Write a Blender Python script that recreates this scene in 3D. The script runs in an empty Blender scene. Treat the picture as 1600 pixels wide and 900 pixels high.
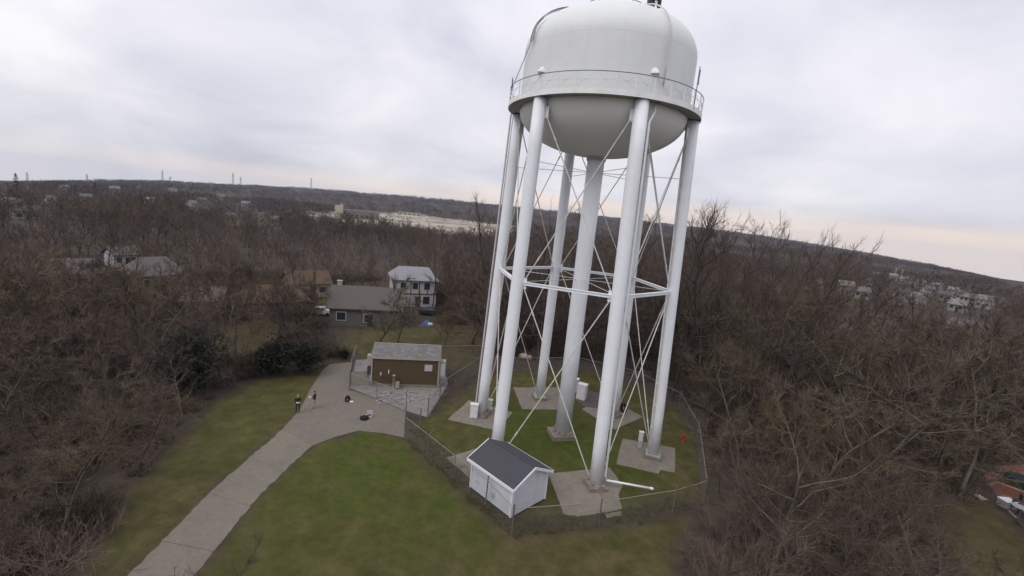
import bpy, math, random
import numpy as np
from mathutils import Vector, Matrix
R = math.radians
scene = bpy.context.scene
COL = scene.collection

# ------------------------------------------------------------------ camera
CAM = np.array([0.0, -41.9, 20.81])
YAW, PIT, ROL, FPX = -0.1477, -0.1682, 0.0983, 722.15      # focal length for a 1600 px wide frame
_fw = np.array([math.sin(YAW)*math.cos(PIT), math.cos(YAW)*math.cos(PIT), math.sin(PIT)])
_r0 = np.array([math.cos(YAW), -math.sin(YAW), 0.0]); _u0 = np.cross(_r0, _fw)
_rt = math.cos(ROL)*_r0 + math.sin(ROL)*_u0
_up = -math.sin(ROL)*_r0 + math.cos(ROL)*_u0
cd = bpy.data.cameras.new('camera'); cam = bpy.data.objects.new('camera', cd); COL.objects.link(cam)
cd.sensor_width = 36; cd.lens = 36*FPX/1600; cd.clip_start = 0.1; cd.clip_end = 20000
cam.matrix_world = Matrix(((_rt[0], _up[0], -_fw[0], CAM[0]), (_rt[1], _up[1], -_fw[1], CAM[1]),
                           (_rt[2], _up[2], -_fw[2], CAM[2]), (0, 0, 0, 1)))
scene.camera = cam

def ray(x, y):
    return _fw + _rt*(x-800)/FPX + _up*(450-y)/FPX
def at(x, y, z=0.0):
    d = ray(x, y); t = (z-CAM[2])/d[2]
    return CAM + t*d
def pix(P):
    d = np.asarray(P, float) - CAM
    w = d @ _fw
    return np.stack([800+FPX*(d @ _rt)/w, 450-FPX*(d @ _up)/w, w], -1)
def above(P, y):                      # height over ground point P at which its vertical crosses image row y
    zs = np.linspace(0, 60, 1201)
    m = pix(np.stack([zs*0+P[0], zs*0+P[1], zs], -1))
    return float(zs[np.argmin(abs(m[:, 1]-y))])

# ------------------------------------------------------------------ light
SUN_EL, SUN_AZ = R(48), R(215)        # behind the camera, to its left; a veiled sun
world = bpy.data.worlds.new('World'); scene.world = world; world.use_nodes = True
nt = world.node_tree; nt.nodes.clear()
def N(t, typ, **kw):
    n = t.nodes.new(typ)
    for k, v in kw.items():
        if k in n.inputs.keys(): n.inputs[k].default_value = v
        else: setattr(n, k, v)
    return n
def mathn(t, op, a, b=None, c=None):
    n = t.nodes.new('ShaderNodeMath'); n.operation = op
    for i, v in enumerate((a, b, c)):
        if v is None: continue
        if isinstance(v, (int, float)): n.inputs[i].default_value = v
        else: t.links.new(v, n.inputs[i])
    return n.outputs[0]
def ramp(t, fac, stops):
    n = t.nodes.new('ShaderNodeValToRGB'); e = n.color_ramp.elements
    while len(e) < len(stops): e.new(0.5)
    for el, (p, c) in zip(e, stops):
        el.position = p; el.color = (*c, 1) if len(c) == 3 else c
    t.links.new(fac, n.inputs[0]); return n.outputs[0]
def mixc(t, fac, a, b, mode='MIX'):
    n = t.nodes.new('ShaderNodeMix'); n.data_type = 'RGBA'; n.blend_type = mode
    for i, v in ((0, fac), (6, a), (7, b)):
        if isinstance(v, (int, float)): n.inputs[i].default_value = v
        elif isinstance(v, tuple): n.inputs[i].default_value = (*v, 1)
        else: t.links.new(v, n.inputs[i])
    return n.outputs[2]
sky = N(nt, 'ShaderNodeTexSky'); sky.sky_type = 'NISHITA'; sky.sun_disc = False
sky.sun_elevation = SUN_EL; sky.sun_rotation = SUN_AZ
bgs = N(nt, 'ShaderNodeBackground', Strength=0.1); nt.links.new(sky.outputs[0], bgs.inputs[0])
tc = N(nt, 'ShaderNodeTexCoord'); sep = N(nt, 'ShaderNodeSeparateXYZ')
nt.links.new(tc.outputs['Generated'], sep.inputs[0])
zc = mathn(nt, 'MAXIMUM', sep.outputs[2], 0.0)
den = mathn(nt, 'ADD', zc, 0.34)
cx_ = mathn(nt, 'DIVIDE', sep.outputs[0], den); cy_ = mathn(nt, 'DIVIDE', sep.outputs[1], den)
comb = N(nt, 'ShaderNodeCombineXYZ'); nt.links.new(cx_, comb.inputs[0]); nt.links.new(cy_, comb.inputs[1])
n1 = N(nt, 'ShaderNodeTexNoise', Scale=1.5, Detail=6.0, Roughness=0.5, Distortion=0.5); nt.links.new(comb.outputs[0], n1.inputs['Vector'])
n2 = N(nt, 'ShaderNodeTexNoise', Scale=0.7, Detail=3.0, Roughness=0.5); nt.links.new(comb.outputs[0], n2.inputs['Vector'])
cl = mathn(nt, 'ADD', mathn(nt, 'MULTIPLY', n1.outputs[0], 0.55), mathn(nt, 'MULTIPLY', n2.outputs[0], 0.45))
cloud = ramp(nt, cl, [(0.37, (0.58, 0.59, 0.68)), (0.46, (0.71, 0.71, 0.785)), (0.55, (0.82, 0.805, 0.865)), (0.65, (0.95, 0.93, 0.955))])
# thin gap of warmer light low over the horizon
n3 = N(nt, 'ShaderNodeTexNoise', Scale=3.0, Detail=3.0); 
mp = N(nt, 'ShaderNodeMapping'); mp.inputs['Scale'].default_value = (1, 1, 9)
nt.links.new(tc.outputs['Generated'], mp.inputs[0]); nt.links.new(mp.outputs[0], n3.inputs['Vector'])
hz = mathn(nt, 'ADD', zc, mathn(nt, 'MULTIPLY', mathn(nt, 'SUBTRACT', n3.outputs[0], 0.5), 0.045))
band = ramp(nt, hz, [(0.0, (1, 1, 1)), (0.024, (0.9, 0.9, 0.9)), (0.050, (0, 0, 0))])
dt_ = mathn(nt, 'ADD', mathn(nt, 'MULTIPLY', sep.outputs[0], math.sin(0.22)), mathn(nt, 'MULTIPLY', sep.outputs[1], math.cos(0.22)))
gap = ramp(nt, dt_, [(0.45, (0.25, 0.25, 0.25)), (0.93, (1, 1, 1))])   # the break in the cloud lies beyond the tower
low = mixc(nt, mathn(nt, 'MULTIPLY', mathn(nt, 'MULTIPLY', band, gap), 0.85), cloud, (1.0, 0.83, 0.72))
# an overcast dome is brighter overhead than at the horizon
zen = mathn(nt, 'ADD', mathn(nt, 'MULTIPLY', zc, 0.55), 0.98)
cmul = N(nt, 'ShaderNodeVectorMath'); cmul.operation = 'SCALE'
nt.links.new(low, cmul.inputs[0]); nt.links.new(zen, cmul.inputs['Scale'])
bgc = N(nt, 'ShaderNodeBackground', Strength=1.0); nt.links.new(cmul.outputs[0], bgc.inputs[0])
mx = N(nt, 'ShaderNodeMixShader'); mx.inputs[0].default_value = 0.94
nt.links.new(bgs.outputs[0], mx.inputs[1]); nt.links.new(bgc.outputs[0], mx.inputs[2])
wo = N(nt, 'ShaderNodeOutputWorld'); nt.links.new(mx.outputs[0], wo.inputs[0])
sl = bpy.data.lights.new('sun', 'SUN'); sl.energy = 1.2; sl.angle = R(35); sl.color = (1, 0.965, 0.92)
sun = bpy.data.objects.new('sun', sl); COL.objects.link(sun)
sun.rotation_euler = (math.pi/2 - SUN_EL, 0, math.pi - SUN_AZ)
# Sun comes from compass bearing SUN_AZ measured from +Y towards +X
sd = Vector((math.sin(SUN_AZ)*math.cos(SUN_EL), math.cos(SUN_AZ)*math.cos(SUN_EL), math.sin(SUN_EL)))
sun.rotation_euler = sd.to_track_quat('Z', 'Y').to_euler()
scene.view_settings.view_transform = 'Standard'; scene.view_settings.look = 'None'
scene.view_settings.exposure = 0.0; scene.view_settings.gamma = 1.0
scene.view_settings.use_curve_mapping = False
scene.render.engine = 'CYCLES'
scene.cycles.max_bounces = 4; scene.cycles.diffuse_bounces = 3; scene.cycles.volume_bounces = 0
scene.cycles.transparent_max_bounces = 8

# ------------------------------------------------------------------ helpers
class MB:
    """collects simple shapes into one mesh"""
    def __init__(s): s.v = []; s.f = []; s.m = []
    def add(s, vs, fs, m=0):
        b = len(s.v); s.v += [tuple(map(float, p)) for p in vs]
        s.f += [tuple(i+b for i in f) for f in fs]; s.m += [m]*len(fs); return s
    def box(s, c, d, rz=0.0, m=0):
        cx, cy, cz = c; dx, dy, dz = (q/2 for q in d); co, si = math.cos(rz), math.sin(rz)
        vs = [(cx+x*co-y*si, cy+x*si+y*co, cz+z) for x, y, z in
              ((-dx,-dy,-dz),(dx,-dy,-dz),(dx,dy,-dz),(-dx,dy,-dz),(-dx,-dy,dz),(dx,-dy,dz),(dx,dy,dz),(-dx,dy,dz))]
        return s.add(vs, [(3,2,1,0),(4,5,6,7),(0,1,5,4),(1,2,6,5),(2,3,7,6),(3,0,4,7)], m)
    def tube(s, pts, rad, n=6, m=0, cap=True):
        P = [Vector(p) for p in pts]
        if not isinstance(rad, (list, tuple)): rad = [rad]*len(P)
        vs = []; fs = []
        ref = None
        for i, p in enumerate(P):
            t = (P[min(i+1, len(P)-1)] - P[max(i-1, 0)])
            t = t.normalized() if t.length > 1e-9 else Vector((0, 0, 1))
            if ref is None: ref = Vector((0, 0, 1)) if abs(t.z) < 0.9 else Vector((1, 0, 0))
            a = (ref - t*ref.dot(t)); a = a.normalized() if a.length > 1e-6 else t.orthogonal().normalized()
            b = t.cross(a); ref = a
            for k in range(n):
                w = 2*math.pi*k/n; vs.append(p + (a*math.cos(w)+b*math.sin(w))*rad[i])
        for i in range(len(P)-1):
            for k in range(n):
                k2 = (k+1) % n
                fs.append((i*n+k, i*n+k2, (i+1)*n+k2, (i+1)*n+k))
        if cap: fs += [tuple(range(n))[::-1], tuple(range((len(P)-1)*n, len(P)*n))]
        return s.add(vs, fs, m)
    def lathe(s, prof, n=48, m=0, c=(0, 0, 0), closed=False):
        vs = []; fs = []; k = len(prof)
        for j in range(n):
            w = 2*math.pi*j/n
            for r, z in prof: vs.append((c[0]+r*math.cos(w), c[1]+r*math.sin(w), c[2]+z))
        for j in range(n):
            j2 = (j+1) % n
            for i in range(k if closed else k-1):
                i2 = (i+1) % k
                fs.append((j*k+i, j2*k+i, j2*k+i2, j*k+i2))
        return s.add(vs, fs, m)
    def prism(s, poly, z0, z1, m=0):
        n = len(poly)
        a = sum(poly[i][0]*poly[(i+1)%n][1]-poly[(i+1)%n][0]*poly[i][1] for i in range(n))
        if a < 0: poly = poly[::-1]
        vs = [(p[0], p[1], z0) for p in poly]+[(p[0], p[1], z1) for p in poly]
        fs = [tuple(range(n))[::-1], tuple(range(n, 2*n))]+[(i, (i+1)%n, n+(i+1)%n, n+i) for i in range(n)]
        return s.add(vs, fs, m)
    def mesh(s, name, mats, smooth=False):
        me = bpy.data.meshes.new(name); me.from_pydata(s.v, [], s.f)
        if not isinstance(mats, (list, tuple)): mats = [mats]
        for q in mats: me.materials.append(q)
        if len(mats) > 1: me.polygons.foreach_set('material_index', s.m)
        if smooth: me.polygons.foreach_set('use_smooth', [True]*len(me.polygons))
        me.update(); return me
    def build(s, name, mats, parent=None, smooth=False, **kw):
        return link(name, s.mesh(name, mats, smooth), parent, **kw)
def link(name, data, parent=None, loc=None, rz=0.0, label=None, cat=None, group=None, kind=None):
    o = bpy.data.objects.new(name, data); COL.objects.link(o)
    if parent is not None: o.parent = parent
    if loc is not None: o.location = loc
    if rz: o.rotation_euler = (0, 0, rz)
    return tag(o, label, cat, group, kind)
def tag(o, label=None, cat=None, group=None, kind=None):
    for k, v in (('label', label), ('category', cat), ('group', group), ('kind', kind)):
        if v: o[k] = v
    return o
def thing(name, label, cat, loc=(0, 0, 0), rz=0.0, group=None):
    o = bpy.data.objects.new(name, None); COL.objects.link(o); o.empty_display_size = 0.3
    o.location = loc; o.rotation_euler = (0, 0, rz); return tag(o, label, cat, group)
def dup(src, loc, rz, scale=1.0, label=None, group=None, cat=None):
    def cp(o, par):
        c = o.copy(); COL.objects.link(c)
        if par is not None: c.parent = par
        for ch in KIDS.get(o.name, []): cp(ch, c)
        return c
    c = cp(src, None); c.location = loc; c.rotation_euler = (0, 0, rz)
    c.scale = scale if isinstance(scale, (tuple, list)) else (scale,)*3
    return tag(c, label, cat, group)
KIDS = {}
def note_kids(o):
    KIDS[o.name] = list(o.children)
    for c in o.children: note_kids(c)

# ------------------------------------------------------------------ materials
def mat(name, col, rough=0.8, var=0.18, scale=6.0, bump=0.0, bscale=30.0, metal=0.0, obvar=0.0, stain=None, spec=0.3, sfac=0.6, sscale=1.2):
    m = bpy.data.materials.new(name); m.use_nodes = True; t = m.node_tree
    b = t.nodes['Principled BSDF']; b.inputs['Roughness'].default_value = rough; b.inputs['Metallic'].default_value = metal
    b.inputs['Specular IOR Level'].default_value = spec
    co = N(t, 'ShaderNodeTexCoord'); n = N(t, 'ShaderNodeTexNoise', Scale=scale, Detail=5.0, Roughness=0.6)
    t.links.new(co.outputs['Object'], n.inputs['Vector'])
    lo = tuple(c*(1-var) for c in col); hi = tuple(min(1, c*(1+var)) for c in col)
    c = ramp(t, n.outputs[0], [(0.3, lo), (0.7, hi)])
    if stain:
        n2 = N(t, 'ShaderNodeTexNoise', Scale=sscale, Detail=6.0, Roughness=0.65)
        t.links.new(co.outputs['Object'], n2.inputs['Vector'])
        f = ramp(t, n2.outputs[0], [(0.48, (0, 0, 0)), (0.68, (1, 1, 1))])
        c = mixc(t, mathn(t, 'MULTIPLY', f, sfac), c, stain)
    if obvar:
        oi = N(t, 'ShaderNodeObjectInfo')
        k = mathn(t, 'ADD', mathn(t, 'MULTIPLY', oi.outputs['Random'], 2*obvar), 1-obvar)
        v = N(t, 'ShaderNodeVectorMath'); v.operation = 'SCALE'; t.links.new(c, v.inputs[0]); t.links.new(k, v.inputs['Scale']); c = v.outputs[0]
        h = mathn(t, 'FRACT', mathn(t, 'MULTIPLY', oi.outputs['Random'], 7.31))
        c = mixc(t, mathn(t, 'MULTIPLY', h, 0.35), c, tuple(q for q in (col[0]*1.15, col[1]*0.92, col[2]*0.72)))
    t.links.new(c, b.inputs['Base Color'])
    if bump:
        n3 = N(t, 'ShaderNodeTexNoise', Scale=bscale, Detail=4.0); t.links.new(co.outputs['Object'], n3.inputs['Vector'])
        bp = N(t, 'ShaderNodeBump', Strength=bump, Distance=0.02); t.links.new(n3.outputs[0], bp.inputs['Height'])
        t.links.new(bp.outputs[0], b.inputs['Normal'])
    return m
M = dict(
    white=mat('tower_white_paint', (0.77, 0.785, 0.82), 0.45, 0.03, 0.6, stain=(0.66, 0.665, 0.66), sfac=0.35, sscale=0.5),
    rod=mat('weathered_rod_paint', (0.58, 0.57, 0.53), 0.6, 0.15, 3),
    pinkish=mat('faded_conduit', (0.55, 0.51, 0.52), 0.6, 0.08, 2),
    mossy=mat('mossy_white_edge', (0.80, 0.81, 0.80), 0.6, 0.05, 2.5, stain=(0.56, 0.56, 0.48), sfac=0.4, sscale=0.9),
    tank=mat('tank_paint', (0.69, 0.71, 0.705), 0.5, 0.03, 0.5, stain=(0.62, 0.63, 0.61), sfac=0.35, sscale=0.4),
    bowl=mat('bowl_white_paint', (0.86, 0.87, 0.83), 0.5, 0.03, 0.4, stain=(0.74, 0.74, 0.67), sfac=0.3, sscale=0.4),
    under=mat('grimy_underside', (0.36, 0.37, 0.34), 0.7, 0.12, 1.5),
    dark=mat('dark_steel', (0.05, 0.05, 0.055), 0.55, 0.2, 5),
    cable=mat('grey_cable', (0.20, 0.19, 0.20), 0.6, 0.2, 5),
    cabinet=mat('cabinet_paint', (0.66, 0.66, 0.66), 0.5, 0.05, 3),
    cabshade=mat('cabinet_grey_panel', (0.42, 0.43, 0.45), 0.5, 0.05, 3),
    concrete=mat('weathered_concrete', (0.200, 0.176, 0.143), 0.9, 0.14, 2.0, 0.25, 25, stain=(0.13, 0.11, 0.09), sfac=0.55, sscale=0.7),
    slab=mat('drive_concrete', (0.176, 0.153, 0.124), 0.9, 0.10, 3.0, 0.15, 30, stain=(0.125, 0.110, 0.093), sfac=0.5, sscale=0.5),
    yard=mat('worn_paving', (0.160, 0.138, 0.112), 0.92, 0.12, 2.6, 0.2, 30, stain=(0.13, 0.114, 0.10), sfac=0.6, sscale=0.3),
    joint=mat('joint_soil', (0.085, 0.076, 0.062), 0.95, 0.2, 6),
    rust=mat('rusty_base', (0.20, 0.15, 0.12), 0.85, 0.35, 9, stain=(0.42, 0.41, 0.40), sfac=0.8, sscale=4),
    shedwall=mat('shed_white_siding', (0.62, 0.62, 0.68), 0.6, 0.04, 2.0, stain=(0.55, 0.54, 0.57), sfac=0.5, sscale=0.9),
    shedtrim=mat('shed_white_trim', (0.74, 0.74, 0.77), 0.5, 0.03),
    shingle=mat('charcoal_shingles', (0.060, 0.060, 0.070), 0.9, 0.22, 14, 0.5, 40),
    base=mat('dark_footing', (0.05, 0.04, 0.035), 0.9, 0.2, 6),
    brown=mat('brown_siding', (0.088, 0.060, 0.032), 0.8, 0.15, 5, 0.2, 20),
    greyroof=mat('mottled_grey_roof', (0.13, 0.122, 0.12), 0.9, 0.3, 4, 0.3, 30, stain=(0.25, 0.24, 0.235), sfac=0.6, sscale=1.4),
    fence=mat('galvanised_post', (0.155, 0.148, 0.135), 0.6, 0.15, 6, metal=0.2),
    rail=mat('galvanised_rail', (0.24, 0.225, 0.185), 0.6, 0.15, 6),
    wire=mat('dull_wire', (0.15, 0.145, 0.14), 0.7, 0.2, 6),
    gravel=mat('grey_gravel', (0.23, 0.21, 0.20), 0.95, 0.5, 9, 0.6, 25, stain=(0.10, 0.085, 0.07), sfac=0.6, sscale=1.1),
    red=mat('hydrant_red', (0.42, 0.025, 0.02), 0.5, 0.1),
    black=mat('black_fabric', (0.012, 0.012, 0.014), 0.85, 0.2, 10),
    paper=mat('white_plastic', (0.70, 0.70, 0.70), 0.5, 0.05),
    skin=mat('skin', (0.45, 0.27, 0.20), 0.6, 0.05),
    hair=mat('grey_hair', (0.22, 0.20, 0.19), 0.8, 0.1),
    darkhair=mat('dark_hair', (0.02, 0.015, 0.012), 0.8, 0.1),
    jeans=mat('dark_trousers', (0.025, 0.026, 0.033), 0.85, 0.15),
    greytr=mat('light_grey_trousers', (0.33, 0.31, 0.32), 0.85, 0.1),
    bark=mat('bark_brown', (0.066, 0.052, 0.044), 0.95, 0.3, 5, obvar=0.3),
    barkpale=mat('bark_pale', (0.125, 0.108, 0.083), 0.95, 0.3, 4, obvar=0.3, stain=(0.09, 0.075, 0.06), sfac=0.6),
    twig=mat('twigs_brown', (0.098, 0.074, 0.058), 0.95, 0.25, 1.5, obvar=0.42),
    twig2=mat('twigs_olive', (0.096, 0.077, 0.050), 0.95, 0.25, 1.5, obvar=0.42),
    twig3=mat('twigs_grey', (0.086, 0.068, 0.062), 0.95, 0.25, 1.5, obvar=0.42),
    fir=mat('evergreen', (0.022, 0.034, 0.019), 0.9, 0.3, 3, obvar=0.3),
    yew=mat('dark_evergreen_leaves', (0.022, 0.025, 0.018), 0.9, 0.35, 3, obvar=0.25),
    firg=mat('evergreen_light', (0.035, 0.060, 0.024), 0.9, 0.3, 3, obvar=0.3),
    pane=mat('window_glass', (0.03, 0.035, 0.045), 0.15, 0.1, spec=0.6),
    hwhite=mat('house_white', (0.42, 0.41, 0.42), 0.7, 0.06, 2),
    hdull=mat('house_dull_white', (0.27, 0.26, 0.255), 0.8, 0.15, 1, obvar=0.2),
    roofdull=mat('roof_dull_grey', (0.165, 0.158, 0.16), 0.9, 0.2, 3, obvar=0.25),
    hcream=mat('house_cream', (0.33, 0.295, 0.255), 0.7, 0.06, 2),
    htan=mat('house_tan', (0.17, 0.142, 0.12), 0.8, 0.1, 3),
    hgrey=mat('house_grey', (0.125, 0.11, 0.105), 0.8, 0.1, 3),
    hdark=mat('house_dark_timber', (0.03, 0.026, 0.024), 0.8, 0.1),
    roofgrey=mat('roof_grey', (0.098, 0.088, 0.086), 0.9, 0.15, 6, obvar=0.15),
    rooflight=mat('roof_light_grey', (0.235, 0.23, 0.245), 0.9, 0.12, 6),
    rooforange=mat('roof_rusty_brown', (0.095, 0.062, 0.042), 0.9, 0.25, 3),
    brick=mat('red_brick', (0.21, 0.095, 0.07), 0.9, 0.25, 6, 0.2, 30),
    tarp=mat('blue_tarp', (0.055, 0.095, 0.24), 0.6, 0.2, 4),
    coverg=mat('dark_green_cover', (0.012, 0.022, 0.020), 0.6, 0.2, 4),
    pale=mat('pale_masonry', (0.40, 0.35, 0.28), 0.85, 0.1, 0.3),
    pylon=mat('pylon_steel', (0.22, 0.22, 0.24), 0.6, 0.1),
    car=mat('car_white', (0.6, 0.6, 0.6), 0.3, 0.03, spec=0.5),
)
def streak(m, amt):
    t = m.node_tree; b = t.nodes['Principled BSDF']; src = b.inputs['Base Color'].links[0].from_socket
    co = N(t, 'ShaderNodeTexCoord'); mpp = N(t, 'ShaderNodeMapping'); mpp.inputs['Scale'].default_value = (2.2, 2.2, 0.10)
    t.links.new(co.outputs['Object'], mpp.inputs[0]); n = N(t, 'ShaderNodeTexNoise', Scale=1.0, Detail=5.0, Roughness=0.65); t.links.new(mpp.outputs[0], n.inputs['Vector'])
    f = ramp(t, n.outputs[0], [(0.52, (0, 0, 0)), (0.75, (1, 1, 1))])
    t.links.new(mixc(t, mathn(t, 'MULTIPLY', f, amt), src, (0.50, 0.47, 0.42)), b.inputs['Base Color'])
streak(M['white'], 0.2); streak(M['tank'], 0.22); streak(M['shedwall'], 0.35); streak(M['hwhite'], 0.3)

# ------------------------------------------------------------------ ground
rng = np.random.default_rng(7)
def vnoise(x, y, seed=0):
    """smooth value noise in about -1..1"""
    x = np.asarray(x, float); y = np.asarray(y, float)
    xi = np.floor(x).astype(np.int64); yi = np.floor(y).astype(np.int64); fx = x-xi; fy = y-yi
    fx = fx*fx*(3-2*fx); fy = fy*fy*(3-2*fy)
    def h(a, b):
        n = (a*374761393 + b*668265263 + seed*974711) & 0x7fffffff
        n = ((n ^ (n >> 13))*1274126177) & 0x7fffffff
        return ((n ^ (n >> 16)) & 0xffff)/32767.5-1
    return (h(xi, yi)*(1-fx)+h(xi+1, yi)*fx)*(1-fy)+(h(xi, yi+1)*(1-fx)+h(xi+1, yi+1)*fx)*fy
# skyline measured as (column, row): gives the true elevation of the far ridge per bearing
SKY = [(-300,276),(-100,280),(0,283),(100,281),(160,279),(260,281),(330,285),(400,288),(500,294),(560,299),(640,305),(750,316),(830,324),(900,332),
       (1000,343),(1090,354),(1170,364),(1250,376),(1350,393),(1450,411),(1530,428),(1600,446),(1700,470),(1900,515)]
_saz = []; _sel = []
for q in SKY:
    d = ray(*q); _saz.append(math.atan2(d[0], d[1])); _sel.append(math.atan2(d[2], math.hypot(d[0], d[1])))
_saz, _sel = np.array(_saz), np.array(_sel)
RIDGE = 2600.0
def gz(x, y):
    x = np.asarray(x, float); y = np.asarray(y, float)
    dx, dy = x-CAM[0], y-CAM[1]; r = np.hypot(dx, dy); az = np.arctan2(dx, dy)
    d = np.clip((r-130)/400, 0, 1); d = d*d*(3-2*d)
    z = -9*d + d*4.0*vnoise(x/170, y/170, 3) + d*2*vnoise(x/70, y/70, 4)
    el = np.interp(az, _saz, _sel)
    target = CAM[2] + RIDGE*np.tan(el) - 11
    t = np.clip((r-700)/(RIDGE-700), 0, 1); t = t*t*(3-2*t)
    z = z*(1-t) + target*t + t*2.5*vnoise(x/120, y/120, 5)
    return z - np.clip((r-RIDGE)/2000, 0, 1)*40
def gzf(x, y): return float(gz(x, y))
def on_ground(px, py):
    z = 0.0
    for _ in range(30):
        P = at(px, py, z); z2 = gzf(P[0], P[1])
        if abs(z2-z) < 0.01: break
        z = z*0.5+z2*0.5
    return P[0], P[1], gzf(P[0], P[1])
def G(pts): return [tuple(at(*p)[:2]) for p in pts]
def poly_sd(P, X, Y):
    """signed distance to polygon, negative inside"""
    n = len(P); d = np.full(X.shape, 1e9); ins = np.zeros(X.shape, bool)
    for i in range(n):
        ax, ay = P[i]; bx, by = P[(i+1) % n]
        ex, ey = bx-ax, by-ay; wx, wy = X-ax, Y-ay
        t = np.clip((wx*ex+wy*ey)/(ex*ex+ey*ey+1e-12), 0, 1)
        d = np.minimum(d, np.hypot(wx-ex*t, wy-ey*t))
        c = ((ay > Y) != (by > Y)) & (X < (bx-ax)*(Y-ay)/((by-ay) if abs(by-ay) > 1e-12 else 1e-12)+ax)
        ins ^= c
    return np.where(ins, -d, d)
class Grid:
    def __init__(s, polys, x0, x1, y0, y1, st):
        s.x0, s.y0, s.st = x0, y0, st; xs = np.arange(x0, x1, st); ys = np.arange(y0, y1, st); XX, YY = np.meshgrid(xs, ys)
        s.d = np.min([poly_sd([tuple(q) for q in P], XX, YY) for P in polys], 0)
        s.n, s.m = s.d.shape
    def __call__(s, x, y):
        i, j = int((y-s.y0)/s.st), int((x-s.x0)/s.st)
        return float(s.d[i, j]) if 0 <= i < s.n and 0 <= j < s.m else 1e3
    def arr(s, x, y):
        i = ((y-s.y0)/s.st).astype(int); j = ((x-s.x0)/s.st).astype(int); ok = (i >= 0) & (i < s.n) & (j >= 0) & (j < s.m)
        return np.where(ok, s.d[np.clip(i, 0, s.n-1), np.clip(j, 0, s.m-1)], 1e3)
LAWN = G([(300,905),(440,738),(490,698),(575,674),(640,690),(700,745),(790,838),(880,832),(975,826),(1075,806),(1052,850),(1035,960),(250,960)])
COMPOUND = G([(640,672),(690,640),(750,598),(800,580),(900,578),(990,600),(1060,640),(1090,690),(1098,785),(960,815),(800,838)])
LEFTLAWN = G([(110,960),(160,860),(215,770),(260,715),(330,640),(400,595),(490,580),(520,575),(560,560),(545,612),(470,650),(330,765),(200,905),(150,960)])
WEEDS = G([(632,668),(655,668),(740,742),(812,812),(1000,792),(1075,768),(1080,800),(980,822),(800,842),(720,775),(634,692)])
PATIOLAWN = G([(1500,905),(1480,850),(1500,800),(1535,770),(1600,840),(1700,920),(1700,980),(1500,980)])
YARD1 = G([(300,560),(330,505),(440,500),(470,520),(400,560)])
YARD2 = G([(500,545),(560,512),(700,505),(770,520),(750,570),(600,575)])
YARD3 = G([(480,486),(484,462),(508,460),(510,486)])
NEARCLEAR = [LAWN, COMPOUND, LEFTLAWN]
ths = np.linspace(-math.pi, math.pi, 901)[:-1]
rs = np.concatenate([[0.0], np.linspace(6, 100, 150), np.geomspace(102, 3900, 105)])
TH, RR = np.meshgrid(ths, rs)
X = CAM[0]+RR*np.sin(TH); Y = CAM[1]+RR*np.cos(TH); Z = gz(X, Y)
near = RR < 110
nz = 0.9*vnoise(X/1.7, Y/1.7, 11)+0.5*vnoise(X/0.6, Y/0.6, 12)
def soft(poly, w=0.8):
    s = poly_sd(poly, X, Y)+nz*0.6
    return np.clip(0.5-s/(2*w), 0, 1)
green = np.maximum(soft(LAWN, 0.7), soft(COMPOUND, 0.7)); left = soft(LEFTLAWN, 1.0)
weeds = soft(WEEDS, 0.6)
patch = np.clip(0.5+0.9*vnoise(X/6, Y/6, 21)+0.5*vnoise(X/2, Y/2, 22), 0, 1)
gc = at(575, 735); dg = np.hypot(X-gc[0], Y-gc[1])
lush = np.clip(1.15-dg/13, 0, 1); lush2 = np.clip(1.25-np.hypot(X+1, Y+2)/11, 0, 1)
lawn_w = np.clip(np.maximum(green*np.clip(np.maximum(lush, lush2)+0.3*(patch-0.5), 0.1, 1), left*0.38*patch), 0, 1)*(1-weeds*0.85)
dry_w = np.clip(np.maximum.reduce([green*(1-weeds*0.55), left, soft(PATIOLAWN, 1)*0.8, soft(YARD1, 2)*0.9, soft(YARD2, 2)*0.8]), 0, 1)
lawn_w = np.maximum(lawn_w, soft(YARD3, 1.2))
# open ground far off: pale graded land and scattered fields
az = np.arctan2(X-CAM[0], Y-CAM[1])
def azp(x, y): d = ray(x, y); return math.atan2(d[0], d[1])
pz = pix(np.stack([X, Y, Z], -1)); PX, PY, PW = pz[..., 0], pz[..., 1], pz[..., 2]
PALE = []
for q in [(470,340),(530,331),(640,333),(760,349),(800,353),(790,371),(700,366),(600,358),(520,350)]:
    g_ = on_ground(*q); PALE.append(g_[:2])
PALE2 = [on_ground(*q)[:2] for q in [(350,342),(440,338),(445,352),(360,353)]]
pale_w = np.maximum(np.clip(0.5-(poly_sd(PALE, X, Y)+14*vnoise(X/25, Y/25, 31))/16, 0, 1), np.clip(0.5-poly_sd(PALE2, X, Y)/8, 0, 1)*0.5)
pale_w = pale_w*(RR > 150)
me = bpy.data.meshes.new('ground')
nR, nT = X.shape
idx = np.arange(nR*nT).reshape(nR, nT)
a = idx[:-1]; b = np.roll(idx, -1, 1)[:-1]; c_ = np.roll(idx, -1, 1)[1:]; d_ = idx[1:]
quads = np.stack([a, d_, c_, b], -1).reshape(-1, 4)
me.vertices.add(nR*nT); me.vertices.foreach_set('co', np.stack([X, Y, Z], -1).ravel())
me.loops.add(quads.size); me.loops.foreach_set('vertex_index', quads.ravel())
me.polygons.add(len(quads)); me.polygons.foreach_set('loop_start', np.arange(len(quads))*4)
me.update(); me.validate()
me.polygons.foreach_set('use_smooth', [True]*len(me.polygons))
at_ = me.attributes.new('zone', 'FLOAT_COLOR', 'POINT')
at_.data.foreach_set('color', np.stack([lawn_w, dry_w, pale_w, np.ones_like(X)], -1).astype(np.float32).ravel())
gm = bpy.data.materials.new('ground_cover'); gm.use_nodes = True; t = gm.node_tree
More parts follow.
